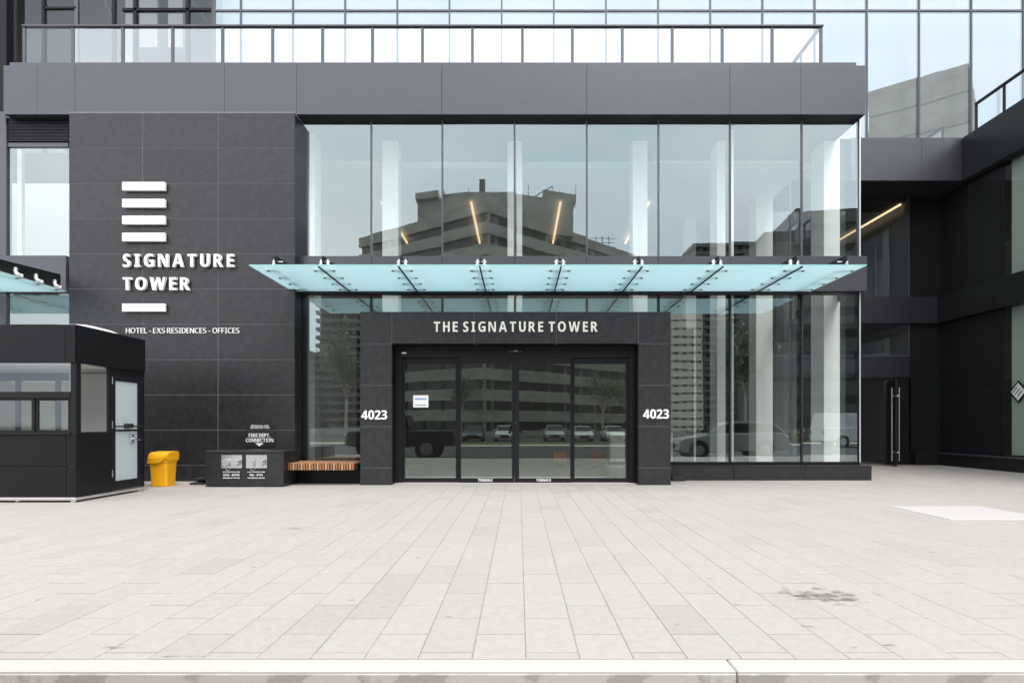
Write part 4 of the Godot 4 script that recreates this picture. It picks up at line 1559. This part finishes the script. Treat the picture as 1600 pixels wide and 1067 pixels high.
	# ---- small black rubber base left of the fire box
	var rb := thing("rubber_base", "flat black rubber base on the paving left of the fire connection box", "rubber base", Vector3(X(309, 13.3), 0, -13.3))
	st = ST()
	bd(st, X(299, 13.3), X(319, 13.3), 0.0, 0.045, 13.2, 13.6, 0.012)
	bd(st, X(303, 13.3), X(320, 13.3), 0.10, 0.14, 13.25, 13.55, 0.012)
	part("slab", st, M["rubber"], rb)
	st = ST()
	tube(st, Vector3(X(311, 13.3), 0.044, -13.4), Vector3(X(311, 13.3), 0.101, -13.4), 0.09, 0.07, 12)
	part("stem", st, M["rubber"], rb)
	var vb := thing("vent_box", "little black vent box at the foot of the plinth right of the portal", "vent", Vector3(X(1060, 14.1), 0, -14.1))
	st = ST()
	bd(st, X(1049.5, 14.1), X(1070, 14.1), 0.0, 0.11, 14.05, DF - 0.004, 0.008)
	part("housing", st, M["rubber"], vb)
	for i in 3:
		st = ST()
		bd(st, X(1052, 14.1), X(1068, 14.1), 0.025 + i * 0.03, 0.037 + i * 0.03, 14.035, 14.049)
		part("slat", st, M["grey frame"], vb)
	# ---- white plate in the paving at the right
	st = ST()
	bx(st, Vector3(5.98, -0.01, -9.62), Vector3(7.42, 0.014, -8.28), 0.006)
	var wp := part("access_plate", st, M["white plate"])
	meta(wp, "square white plate lying in the paving at the right", "access plate")

# rounded-rectangle rings stacked upward: [y, half width, half depth]
func ring_body(st: SurfaceTool, rings: Array, cx: float, cz: float, rad: float) -> void:
	var loops := []
	for r in rings:
		var lp := []
		for q in 4:
			var sx := [1.0, -1.0, -1.0, 1.0][q] as float
			var sz := [1.0, 1.0, -1.0, -1.0][q] as float
			for i in 5:
				var a := PI / 2 * q + PI / 2 * i / 4.0
				lp.append(Vector3(cx + sx * (r[1] - rad) + cos(a) * rad, r[0], cz + sz * (r[2] - rad) + sin(a) * rad))
		loops.append(lp)
	for k in loops.size() - 1:
		for i in 20:
			var a: Vector3 = loops[k][i]
			var b: Vector3 = loops[k][(i + 1) % 20]
			var c: Vector3 = loops[k + 1][(i + 1) % 20]
			var e: Vector3 = loops[k + 1][i]
			var n := (b - a).cross(e - a).normalized()
			if n.dot(a - Vector3(cx, a.y, cz)) < 0: n = -n
			quad(st, a, b, c, e, n)
	for end in [0, loops.size() - 1]:
		var m := Vector3(cx, rings[end][0], cz)
		for i in 20:
			tri(st, m, loops[end][i], loops[end][(i + 1) % 20], Vector3.DOWN if end == 0 else Vector3.UP)

# ---------------------------------------------------------------- across the street (seen in the glass)
func slab_tower(called: String, label: String, plan: PackedVector2Array, floors: int, fh: float, body: Material, band: Material, out: float, share: float, base := -0.13) -> Node3D:
	var c := Vector2.ZERO
	for p in plan: c += p
	c /= plan.size()
	var t := thing(called, label, "building", Vector3(c.x, base, c.y))
	var st := ST()
	prism(st, plan, flat_xz_at(base), Vector3(0, floors * fh, 0))
	part("body", st, body, t)
	var grown := Geometry2D.offset_polygon(plan, out, Geometry2D.JOIN_MITER)
	st = ST()
	for k in floors + 1:
		prism(st, grown[0], flat_xz_at(base + k * fh - fh * share / 2), Vector3(0, fh * share, 0))
	var s := part("floor_band", st, band, t)
	s.set_meta("kind", "stuff")
	return t

func flat_xz_at(y: float) -> Callable:
	return func(p: Vector2) -> Vector3: return Vector3(p.x, y, p.y)

func piers(t: Node, a: Vector2, b: Vector2, step: float, wide: float, h: float, out: float, m: Material) -> void:
	var st := ST()
	var n := int((b - a).length() / step)
	var dir := (b - a).normalized()
	var nor := Vector2(dir.y, -dir.x)
	for i in n + 1:
		var c := a + dir * (step * i)
		var q := PackedVector2Array([c - dir * wide / 2, c + dir * wide / 2, c + dir * wide / 2 + nor * out, c - dir * wide / 2 + nor * out])
		prism(st, q, flat_xz_at(-0.13), Vector3(0, h, 0))
	var s := part("pier", st, m, t)
	s.set_meta("kind", "stuff")

func street() -> void:
	rng.seed = 909
	var st := ST()
	bx(st, Vector3(-120, -0.156, 11.0), Vector3(120, 0.0, 11.18))
	structure("far_kerb", st, M["kerb concrete"])
	st = ST()
	bx(st, Vector3(-120, -0.156, 11.19), Vector3(120, -0.006, 14))
	structure("far_pavement", st, M["concrete pale"])
	st = ST()
	bx(st, Vector3(-120, -0.156, 14.0), Vector3(120, -0.02, 19))
	structure("verge", st, M["grass"])
	# banded concrete block straight opposite
	var plan := PackedVector2Array([Vector2(-4.5, 48), Vector2(19, 70), Vector2(6, 86), Vector2(-12, 82), Vector2(-23.5, 61)])
	var h := slab_tower("banded_block", "grey concrete block with long window bands mirrored in the middle of the lobby glass", plan, 11, 2.65, M["window dark"], M["concrete"], 0.35, 0.55)
	piers(h, Vector2(19, 70), Vector2(-4.5, 48), 3.4, 0.7, 28.5, 0.3, M["concrete"])
	piers(h, Vector2(-4.5, 48), Vector2(-23.5, 61), 3.4, 0.7, 28.5, 0.3, M["concrete"])
	st = ST()
	prism(st, PackedVector2Array([Vector2(-14.2, 56.2), Vector2(-8, 54.2), Vector2(0, 54.2), Vector2(8.0, 57.4), Vector2(8.0, 76), Vector2(-14.2, 76)]), flat_xz_at(28.5), Vector3(0, 5.0, 0))
	prism(st, PackedVector2Array([Vector2(3.5, 55.6), Vector2(8.3, 57.5), Vector2(8.3, 70), Vector2(3.5, 70)]), flat_xz_at(33.5), Vector3(0, 1.1, 0))
	prism(st, PackedVector2Array([Vector2(-14.4, 55.5), Vector2(-11.0, 54.2), Vector2(-11.0, 66), Vector2(-14.4, 66)]), flat_xz_at(33.4), Vector3(0, 0.9, 0))
	part("roof_block", st, M["concrete"], h)
	st = ST()
	bx(st, Vector3(-6.0, 33.4, 56), Vector3(-5.2, 36.0, 57))
	for k in 9:
		var x := -10.0 + k * 2.3
		tube(st, Vector3(x, 33, 58), Vector3(x, 34.8 + 0.7 * (k % 3), 58), 0.05, 0.04, 5)
	tube(st, Vector3(2, 34, 57), Vector3(5.0, 36.0, 58), 0.07, 0.07, 5)
	tube(st, Vector3(5, 36, 58), Vector3(5.4, 34.0, 58), 0.06, 0.06, 5)
	for k in 3:
		tube(st, Vector3(12.5 + k, 29, 66), Vector3(12.5 + k, 31.6, 66), 0.06, 0.06, 5)
		tube(st, Vector3(11.5, 29.8 + k * 0.7, 66), Vector3(15.5, 29.8 + k * 0.7, 66), 0.05, 0.05, 5)
	part("roof_mast", st, M["concrete dark"], h)
	# block to the right and its lower step
	h = slab_tower("stepped_block", "dark stepped office block mirrored at the right end of the upper lobby glass", PackedVector2Array([Vector2(46, 70), Vector2(66, 66), Vector2(68, 84), Vector2(48, 88)]), 10, 3.6, M["window dark"], M["concrete dark"], 0.3, 0.6)
	st = ST()
	prism(st, PackedVector2Array([Vector2(41, 71), Vector2(45.6, 70.2), Vector2(47.6, 88), Vector2(43, 89)]), flat_xz_at(-0.13), Vector3(0, 33.5, 0))
	part("lower_step", st, M["concrete dark"], h)
	# big slab reflected in the tower glass
	h = slab_tower("slab_block", "tall olive-grey concrete block mirrored in the tower glass at upper right", PackedVector2Array([Vector2(49.7, 47), Vector2(58.8, 40), Vector2(72, 56), Vector2(62, 63)]), 12, 3.9, M["concrete dark"], M["concrete"], 0.1, 0.93)
	# far towers
	for t in [[56.0, 66.5, 190.0, 20, "concrete pale", "cream apartment tower with balconies mirrored in the lower glass right of the portal", "apartment_tower"], [67.5, 92.0, 196.0, 23, "concrete dark", "dark balcony tower mirrored beside the cream tower in the right-hand glass", "apartment_tower"], [96.0, 122.0, 188.0, 21, "concrete dark", "wide dark balcony tower mirrored behind the reflected van at right", "apartment_tower"], [-74.0, -56.5, 190.0, 20, "concrete dark", "dark apartment tower with jagged balconies mirrored in the left lobby pane", "apartment_tower"], [-84.0, -77.0, 180.0, 9, "concrete dark", "low dark block mirrored at the left edge of the left lobby pane", "apartment_block"]]:
		var p := PackedVector2Array([Vector2(t[0], t[2]), Vector2(t[1], t[2]), Vector2(t[1], t[2] + 22), Vector2(t[0], t[2] + 22)])
		var o := slab_tower(t[6], t[5], p, t[3], 3.0, M["window dark"] if t[4] == "concrete dark" else M["concrete"], M[t[4]], 1.1 if t[4] == "concrete dark" else 0.25, 0.42 if t[4] == "concrete dark" else 0.72)
		piers(o, Vector2(t[1], t[2]), Vector2(t[0], t[2]), 3.0, 1.2, t[3] * 3.0, 0.6, M[t[4]])
	# trees
	tree(Vector3(19.2, -0.02, 22), 11.6, 3400, "leafy young tree mirrored before the white columns right of the portal")
	tree(Vector3(-14.9, -0.02, 22), 10.6, 2300, "slender young tree mirrored in the pane left of the portal")
	for p in [Vector3(-7, 0, 46), Vector3(9.5, 0, 40), Vector3(12.4, 0, 41)]:
		tree(p, 8.0, 900, ["round street tree mirrored in the left door panels", "round street tree mirrored in the rightmost door panel", "second street tree mirrored beside it in the rightmost door panel"][[-7.0, 9.5, 12.4].find(p.x)])
	# hedge
	var hd := thing("hedge", "low clipped hedge mirrored behind the parked grey car", "hedge", Vector3(18, 0, 16))
	st = ST()
	for k in 5200:
		var face := rng.randi() % 3
		var q := Vector3(rng.randf_range(12.4, 25), rng.randf_range(0.1, 0.95), rng.randf_range(15.4, 16.6))
		if face == 0: q.y = 0.95 + rng.randfn(0, 0.05)
		if face == 1: q.z = 15.4 + rng.randfn(0, 0.05)
		leaf(st, q, 0.09)
	var lf := part("leaves", st, M["leaf"], hd)
	lf.set_meta("kind", "stuff")
	st = ST()
	bx(st, Vector3(12.5, 0, 15.5), Vector3(24.9, 0.85, 16.5))
	part("branches", st, M["bark"], hd)
	# vehicles
	car("parked_car", "grey sport utility car parked along the kerb mirrored right of the portal", Vector3(9.6, -0.13, -1.35), 0.0, "suv", "paint grey", 5.05)
	car("pickup_truck", "black pickup truck at the kerb mirrored in the leftmost door panel", Vector3(-5.35, -0.13, -0.9), 0.0, "pickup", "paint black", 5.3)
	car("delivery_van", "white delivery van mirrored at the right end of the lower lobby glass", Vector3(21.6, -0.13, 8.9), PI, "van", "paint white", 5.2)
	var lot := [[-4.2, 29.5, "paint blue grey", "dark blue-grey parked car mirrored left of the door centre"], [-1.3, 31.0, "paint white", "pale parked car mirrored just left of the photographer"], [3.3, 29.5, "paint grey", "silver-grey parked car mirrored in the third door panel"], [6.1, 30.2, "paint white", "white parked car mirrored at the left side of the last door panel"], [8.9, 29.2, "paint white", "white parked car mirrored at the right side of the last door panel"]]
	for c in lot:
		car("parked_car", c[3], Vector3(c[0], -0.13, c[1]), PI / 2, "sedan", c[2], 4.4, "cars in the lot across the street")
	person()

func leaf(st: SurfaceTool, p: Vector3, s: float) -> void:
	var n := Vector3(rng.randfn(), rng.randfn() + 0.4, rng.randfn()).normalized()
	var u := n.cross(Vector3(rng.randfn(), rng.randfn(), rng.randfn())).normalized()
	var v := n.cross(u)
	var g := rng.randf_range(0.55, 1.35)
	st.set_color(Color(g, g, g * rng.randf_range(0.8, 1.0)))
	var l := s * rng.randf_range(0.7, 1.2)
	quad(st, p - u * l, p + v * l * 0.42, p + u * l, p - v * l * 0.42, n)

func tree(at: Vector3, h: float, n: int, label: String) -> void:
	var t := thing("street_tree", label, "tree", at, "trees across the street")
	var st := ST()
	var fork := at + Vector3(0, h * 0.33, 0)
	tube(st, at, fork, 0.16, 0.11, 8)
	var ends := []
	for k in 9:
		var a := TAU * k / 9.0 + rng.randf()
		var e := fork + Vector3(cos(a) * h * rng.randf_range(0.08, 0.2), h * rng.randf_range(0.18, 0.6), sin(a) * h * rng.randf_range(0.08, 0.2))
		var m := fork.lerp(e, 0.5) + Vector3(rng.randfn(0, 0.12), 0.15, rng.randfn(0, 0.12))
		tube(st, fork, m, 0.06, 0.04, 6)
		tube(st, m, e, 0.04, 0.012, 6)
		ends.append(m.lerp(e, 0.6))
		ends.append(e)
		for j in 2:
			var e2 := m + Vector3(rng.randfn(0, 0.7), rng.randf_range(0.3, 1.2), rng.randfn(0, 0.7))
			tube(st, m, e2, 0.022, 0.008, 5)
			ends.append(e2)
	part("trunk", st, M["bark"], t)
	st = ST()
	for i in n:
		var e: Vector3 = ends[rng.randi() % ends.size()]
		leaf(st, e + Vector3(rng.randfn(0, 0.38), rng.randfn(0, 0.42), rng.randfn(0, 0.38)), 0.17)
	var c := part("crown", st, M["leaf"], t)
	c.set_meta("kind", "stuff")

# side outlines in shares of length and height: front of the car at x = 0 before turning
func car(called: String, label: String, at: Vector3, turn: float, kind: String, paint: String, length: float, group := "") -> void:
	var o := thing(called, label, kind if kind != "suv" and kind != "sedan" else "car", Vector3.ZERO, group)
	var w := 0.92
	var hull: Array
	var cab: Array
	var r := 0.36
	var wheels := [0.19, 0.77]
	match kind:
		"suv":
			hull = [[0.0, 0.38], [0.01, 0.72], [0.04, 0.86], [0.22, 1.02], [0.30, 1.08], [0.94, 1.10], [0.985, 0.95], [1.0, 0.62], [0.99, 0.34], [0.05, 0.26]]
			cab = [[0.26, 1.06], [0.40, 1.52], [0.48, 1.62], [0.72, 1.64], [0.88, 1.52], [0.97, 1.08]]
			r = 0.38
		"pickup":
			hull = [[0.0, 0.5], [0.01, 1.0], [0.03, 1.12], [0.24, 1.18], [0.98, 1.20], [1.0, 1.1], [1.0, 0.55], [0.05, 0.42]]
			cab = [[0.22, 1.17], [0.33, 1.78], [0.40, 1.86], [0.60, 1.86], [0.645, 1.2]]
			r = 0.43
			w = 0.98
		"van":
			hull = [[0.0, 0.4], [0.01, 0.85], [0.06, 1.12], [0.14, 1.2], [0.99, 1.25], [1.0, 0.42], [0.05, 0.3]]
			cab = [[0.12, 1.18], [0.23, 1.95], [0.30, 2.12], [0.97, 2.15], [0.995, 1.2]]
			w = 0.98
		_:
			hull = [[0.0, 0.36], [0.01, 0.62], [0.05, 0.74], [0.26, 0.88], [0.32, 0.92], [0.92, 0.94], [0.99, 0.84], [1.0, 0.45], [0.05, 0.22]]
			cab = [[0.25, 0.88], [0.39, 1.38], [0.48, 1.46], [0.68, 1.46], [0.80, 1.30], [0.93, 0.93]]
			r = 0.32
	var L := length
	var st := ST()
	loft(st, hull, L, w, 0.0, 0.06, 0.4)
	part("body", st, M[paint], o)
	st = ST()
	loft(st, cab, L, w - 0.06, 0.2, 0.05, 1.05)
	part("cabin", st, M[paint], o)
	# side glass and screens, set just proud of the cabin
	var lo: float = cab[0][1] + 0.05
	var hi := 0.0
	for p in cab: hi = maxf(hi, p[1])
	var y0 := lo + 0.04
	var y1 := hi - 0.12
	var fa := cab_x(cab, y0, true); var fb2 := cab_x(cab, y1, true)
	var ra := cab_x(cab, y0, false); var rb := cab_x(cab, y1, false)
	if kind == "van": ra = 0.36; rb = 0.36
	for s in [-1.0, 1.0]:
		st = ST()
		var wa: float = w - 0.06 - 0.2 * (y0 - cab[0][1]) / (hi - cab[0][1]) + 0.012
		var wb: float = w - 0.06 - 0.2 * (y1 - cab[0][1]) / (hi - cab[0][1]) + 0.012
		var pts := [Vector3((fa + 0.02) * L, y0, s * wa), Vector3((ra - 0.02) * L, y0, s * wa), Vector3((rb - 0.02) * L, y1, s * wb), Vector3((fb2 + 0.02) * L, y1, s * wb)]
		quad(st, pts[0], pts[1], pts[2], pts[3], Vector3(0, 0.2, s).normalized())
		part("side_window", st, M["car glass"], o)
	st = ST()
	var wwa := w - 0.16
	var wwb := w - 0.28
	quad(st, Vector3((fa - 0.006) * L, y0, -wwa), Vector3((fa - 0.006) * L, y0, wwa), Vector3((fb2 - 0.006) * L, y1 + 0.05, wwb), Vector3((fb2 - 0.006) * L, y1 + 0.05, -wwb), Vector3(-0.7, 0.7, 0))
	part("windscreen", st, M["car glass"], o)
	for k in 2:
		for s in [-1.0, 1.0]:
			var c := Vector3(wheels[k] * L, r, s * (w - 0.08))
			st = ST()
			tube(st, c - Vector3(0, 0, s * 0.13), c + Vector3(0, 0, s * 0.10), r, r, 20)
			var wh := part("wheel", st, M["tyre"], o)
			st = ST()
			tube(st, c + Vector3(0, 0, s * 0.09), c + Vector3(0, 0, s * 0.112), r * 0.64, r * 0.6, 16)
			part("rim", st, M["rim"], wh)
			st = ST()
			tube(st, c - Vector3(0, 0, s * 0.05), c + Vector3(0, 0, s * 0.083), r * 1.16, r * 1.16, 20)
			part("wheel_arch", st, M["rubber"], o)
	var hl: float = hull[1][1]
	for s in [-1.0, 1.0]:
		st = ST()
		bx(st, Vector3(0.0 * L - 0.012, hl - 0.08, s * (w - 0.42)), Vector3(0.04 * L, hl + 0.06, s * (w - 0.04)), 0.02)
		part("headlight", st, M["headlight"], o)
		st = ST()
		bx(st, Vector3(0.985 * L, hl, s * (w - 0.25)), Vector3(L + 0.01, hl + 0.22, s * (w - 0.03)), 0.02)
		part("tail_light", st, M["tail light"], o)
		st = ST()
		bx(st, Vector3((fa + 0.03) * L, y0, s * (w - 0.02)), Vector3((fa + 0.065) * L, y0 + 0.14, s * (w + 0.16)), 0.03)
		part("mirror", st, M[paint], o)
	st = ST()
	bx(st, Vector3(-0.014, hl - 0.28, -w * 0.45), Vector3(0.05, hl - 0.06, w * 0.45), 0.02)
	part("grille", st, M["rubber"], o)
	o.rotation.y = turn
	# centre of the car at the given place; the front points to -x before turning, to -z for turn = -PI/2
	var basis := Basis(Vector3.UP, -turn)
	o.rotation.y = -turn
	o.position = at - basis * Vector3(L / 2, 0, 0)

func cab_x(cab: Array, y: float, front: bool) -> float:
	var best := 2.0 if front else -1.0
	for i in cab.size() - 1:
		var a = cab[i]
		var b = cab[i + 1]
		if (a[1] - y) * (b[1] - y) <= 0 and a[1] != b[1]:
			var x: float = lerpf(a[0], b[0], (y - a[1]) / (b[1] - a[1]))
			best = minf(best, x) if front else maxf(best, x)
	return best

# side outline swept across the width; the half width narrows by `tumble` from the lowest to the highest point, edges rounded
func loft(st: SurfaceTool, outline: Array, L: float, w: float, tumble: float, rounding: float, _y: float) -> void:
	var lo := 9.0
	var hi := 0.0
	for p in outline:
		lo = minf(lo, p[1]); hi = maxf(hi, p[1])
	var poly := PackedVector2Array()
	for p in outline: poly.append(Vector2(p[0] * L, p[1]))
	var inner := PackedVector2Array()
	var c := Vector2(L * 0.5, (lo + hi) / 2)
	for p in poly:
		var k := p - c
		inner.append(c + Vector2(k.x * (1.0 - rounding * 0.6), k.y * (1.0 - rounding * 1.2)))
	var half := func(y: float) -> float: return w - tumble * (y - lo) / (hi - lo)
	var n := poly.size()
	for i in n:
		var a := poly[i]; var b := poly[(i + 1) % n]
		var wa: float = half.call(a.y) - rounding
		var wb: float = half.call(b.y) - rounding
		var o := (b - a).orthogonal().normalized()
		if o.dot((a + b) / 2 - c) < 0: o = -o
		quad(st, Vector3(a.x, a.y, -wa), Vector3(b.x, b.y, -wb), Vector3(b.x, b.y, wb), Vector3(a.x, a.y, wa), Vector3(o.x, o.y, 0))
		for s in [-1.0, 1.0]:
			var ia := inner[i]; var ib := inner[(i + 1) % n]
			quad(st, Vector3(a.x, a.y, s * wa), Vector3(b.x, b.y, s * wb), Vector3(ib.x, ib.y, s * (wb + rounding)), Vector3(ia.x, ia.y, s * (wa + rounding)), Vector3(o.x, o.y, s).normalized())
	var idx := Geometry2D.triangulate_polygon(inner)
	for s in [-1.0, 1.0]:
		for i in range(0, idx.size(), 3):
			var v := []
			for k in 3:
				var p := inner[idx[i + k]]
				v.append(Vector3(p.x, p.y, s * half.call(p.y)))
			tri(st, v[0], v[1], v[2], Vector3(0, 0, s))

func person() -> void:
	# photographer behind the camera, seen small in the door glass
	var o := thing("person", "person in dark jacket and trousers photographing the entrance, mirrored between the middle doors", "person", Vector3(-0.16, -0.13, 0.62))
	var J := {"hip": Vector3(0, 0.96, 0), "chest": Vector3(0, 1.30, 0.01), "neck": Vector3(0, 1.47, 0.0), "head": Vector3(0, 1.62, -0.03)}
	# [a, radius a, b, radius b, tone]
	var bones := [
		[J.hip, 0.145, Vector3(0, 1.12, 0), 0.13, 0], [Vector3(0, 1.12, 0), 0.13, J.chest, 0.155, 0], [Vector3(-0.13, 1.38, 0), 0.075, Vector3(0.13, 1.38, 0), 0.075, 0],
		[J.chest, 0.10, J.neck, 0.055, 0], [J.neck, 0.052, Vector3(0, 1.55, -0.01), 0.05, 2], [Vector3(0, 1.585, -0.035), 0.072, Vector3(0, 1.655, -0.015), 0.088, 2],
		[Vector3(0, 1.675, 0.01), 0.09, Vector3(0, 1.60, 0.045), 0.07, 3], [Vector3(0, 1.60, -0.105), 0.012, Vector3(0, 1.62, -0.10), 0.01, 2]]
	for s in [-1.0, 1.0]:
		bones.append([Vector3(s * 0.09, 0.92, 0), 0.10, Vector3(s * 0.10, 0.50, -0.02), 0.068, 1])
		bones.append([Vector3(s * 0.10, 0.50, -0.02), 0.066, Vector3(s * 0.11, 0.10, 0.02), 0.046, 1])
		bones.append([Vector3(s * 0.11, 0.05, 0.05), 0.045, Vector3(s * 0.13, 0.035, -0.14), 0.036, 3])
		bones.append([Vector3(s * 0.19, 1.38, 0), 0.06, Vector3(s * 0.25, 1.12, -0.06), 0.048, 0])
		bones.append([Vector3(s * 0.25, 1.12, -0.06), 0.046, Vector3(s * 0.11, 1.34, -0.20), 0.034, 0])
		bones.append([Vector3(s * 0.11, 1.34, -0.20), 0.032, Vector3(s * 0.07, 1.38, -0.25), 0.028, 2])
	var tones := [Color(0.02, 0.022, 0.028), Color(0.028, 0.03, 0.04), Color(0.48, 0.30, 0.22), Color(0.015, 0.012, 0.01)]
	var cell := 0.022
	var lo := Vector3(-0.36, -0.02, -0.32)
	var n := Vector3i(33, 82, 22)
	var field := PackedFloat32Array()
	field.resize(n.x * n.y * n.z)
	var near := func(p: Vector3, b: Array) -> float:
		var ab: Vector3 = b[2] - b[0]
		var t := clampf((p - b[0]).dot(ab) / ab.length_squared(), 0, 1)
		return (p - b[0] - ab * t).length() - lerpf(b[1], b[3], t)
	for iy in n.y:
		var y := lo.y + iy * cell
		var use := bones.filter(func(b): return minf(b[0].y, b[2].y) - 0.25 < y and maxf(b[0].y, b[2].y) + 0.25 > y)
		for iz in n.z:
			for ix in n.x:
				var p := lo + Vector3(ix, iy, iz) * cell
				var d := 1.0
				for b in use:
					var e: float = near.call(p, b)
					var h := clampf(0.5 + 0.5 * (e - d) / 0.035, 0, 1)
					d = lerpf(e, d, h) - 0.035 * h * (1.0 - h)
				field[(iy * n.z + iz) * n.x + ix] = d
	var at := func(ix: int, iy: int, iz: int) -> float: return field[(iy * n.z + iz) * n.x + ix]
	var verts := {}
	var grad := {}
	for iy in n.y - 1:
		for iz in n.z - 1:
			for ix in n.x - 1:
				var sum := Vector3.ZERO
				var count := 0
				var v := []
				for k in 8: v.append(at.call(ix + (k & 1), iy + ((k >> 1) & 1), iz + (k >> 2)))
				for e in [[0, 1], [2, 3], [4, 5], [6, 7], [0, 2], [1, 3], [4, 6], [5, 7], [0, 4], [1, 5], [2, 6], [3, 7]]:
					var a: float = v[e[0]]
					var b: float = v[e[1]]
					if (a < 0) != (b < 0):
						var t := a / (a - b)
						sum += Vector3(e[0] & 1, (e[0] >> 1) & 1, e[0] >> 2).lerp(Vector3(e[1] & 1, (e[1] >> 1) & 1, e[1] >> 2), t)
						count += 1
				if count:
					var id := Vector3i(ix, iy, iz)
					verts[id] = lo + (Vector3(ix, iy, iz) + sum / count) * cell
					grad[id] = Vector3(v[1] + v[3] + v[5] + v[7] - v[0] - v[2] - v[4] - v[6], v[2] + v[3] + v[6] + v[7] - v[0] - v[1] - v[4] - v[5], v[4] + v[5] + v[6] + v[7] - v[0] - v[1] - v[2] - v[3]).normalized()
	var st := ST()
	var emit := func(q: Array) -> void:
		for id in q:
			var p: Vector3 = verts[id]
			var best := 9.0
			var tone := 0
			for b in bones:
				var e: float = near.call(p, b)
				if e < best:
					best = e
					tone = b[4]
			st.set_color(tones[tone])
			st.set_normal(grad[id])
			st.add_vertex(p + o.position)
	for id in verts:
		for ax in 3:
			var step := Vector3i.ZERO
			step[ax] = 1
			var nx: Vector3i = id + step
			if nx.x >= n.x or nx.y >= n.y or nx.z >= n.z: continue
			var a: float = at.call(id.x, id.y, id.z)
			var b: float = at.call(nx.x, nx.y, nx.z)
			if (a < 0) == (b < 0): continue
			var u := Vector3i.ZERO
			var w := Vector3i.ZERO
			u[(ax + 1) % 3] = 1
			w[(ax + 2) % 3] = 1
			var q := [id, id - u, id - u - w, id - w]
			if not (verts.has(q[1]) and verts.has(q[2]) and verts.has(q[3])): continue
			for t in [[q[0], q[1], q[2]], [q[0], q[2], q[3]]]:
				var nn: Vector3 = (verts[t[2]] - verts[t[0]]).cross(verts[t[1]] - verts[t[0]])
				emit.call(t if nn.dot(grad[t[0]]) >= 0 else [t[0], t[2], t[1]])
	var m := mat("cloth", Color.WHITE, 0.8)
	m.vertex_color_use_as_albedo = true
	part("body", st, m, o)
	st = ST()
	var c := o.position
	bx(st, c + Vector3(-0.075, 1.33, -0.30), c + Vector3(0.075, 1.43, -0.22), 0.012)
	tube(st, c + Vector3(0, 1.38, -0.29), c + Vector3(0, 1.38, -0.40), 0.038, 0.042, 14)
	var hand := thing("camera_body", "small black camera held up by the person", "camera", c + Vector3(0, 1.33, -0.3))
	part("housing", st, M["rubber"], hand)
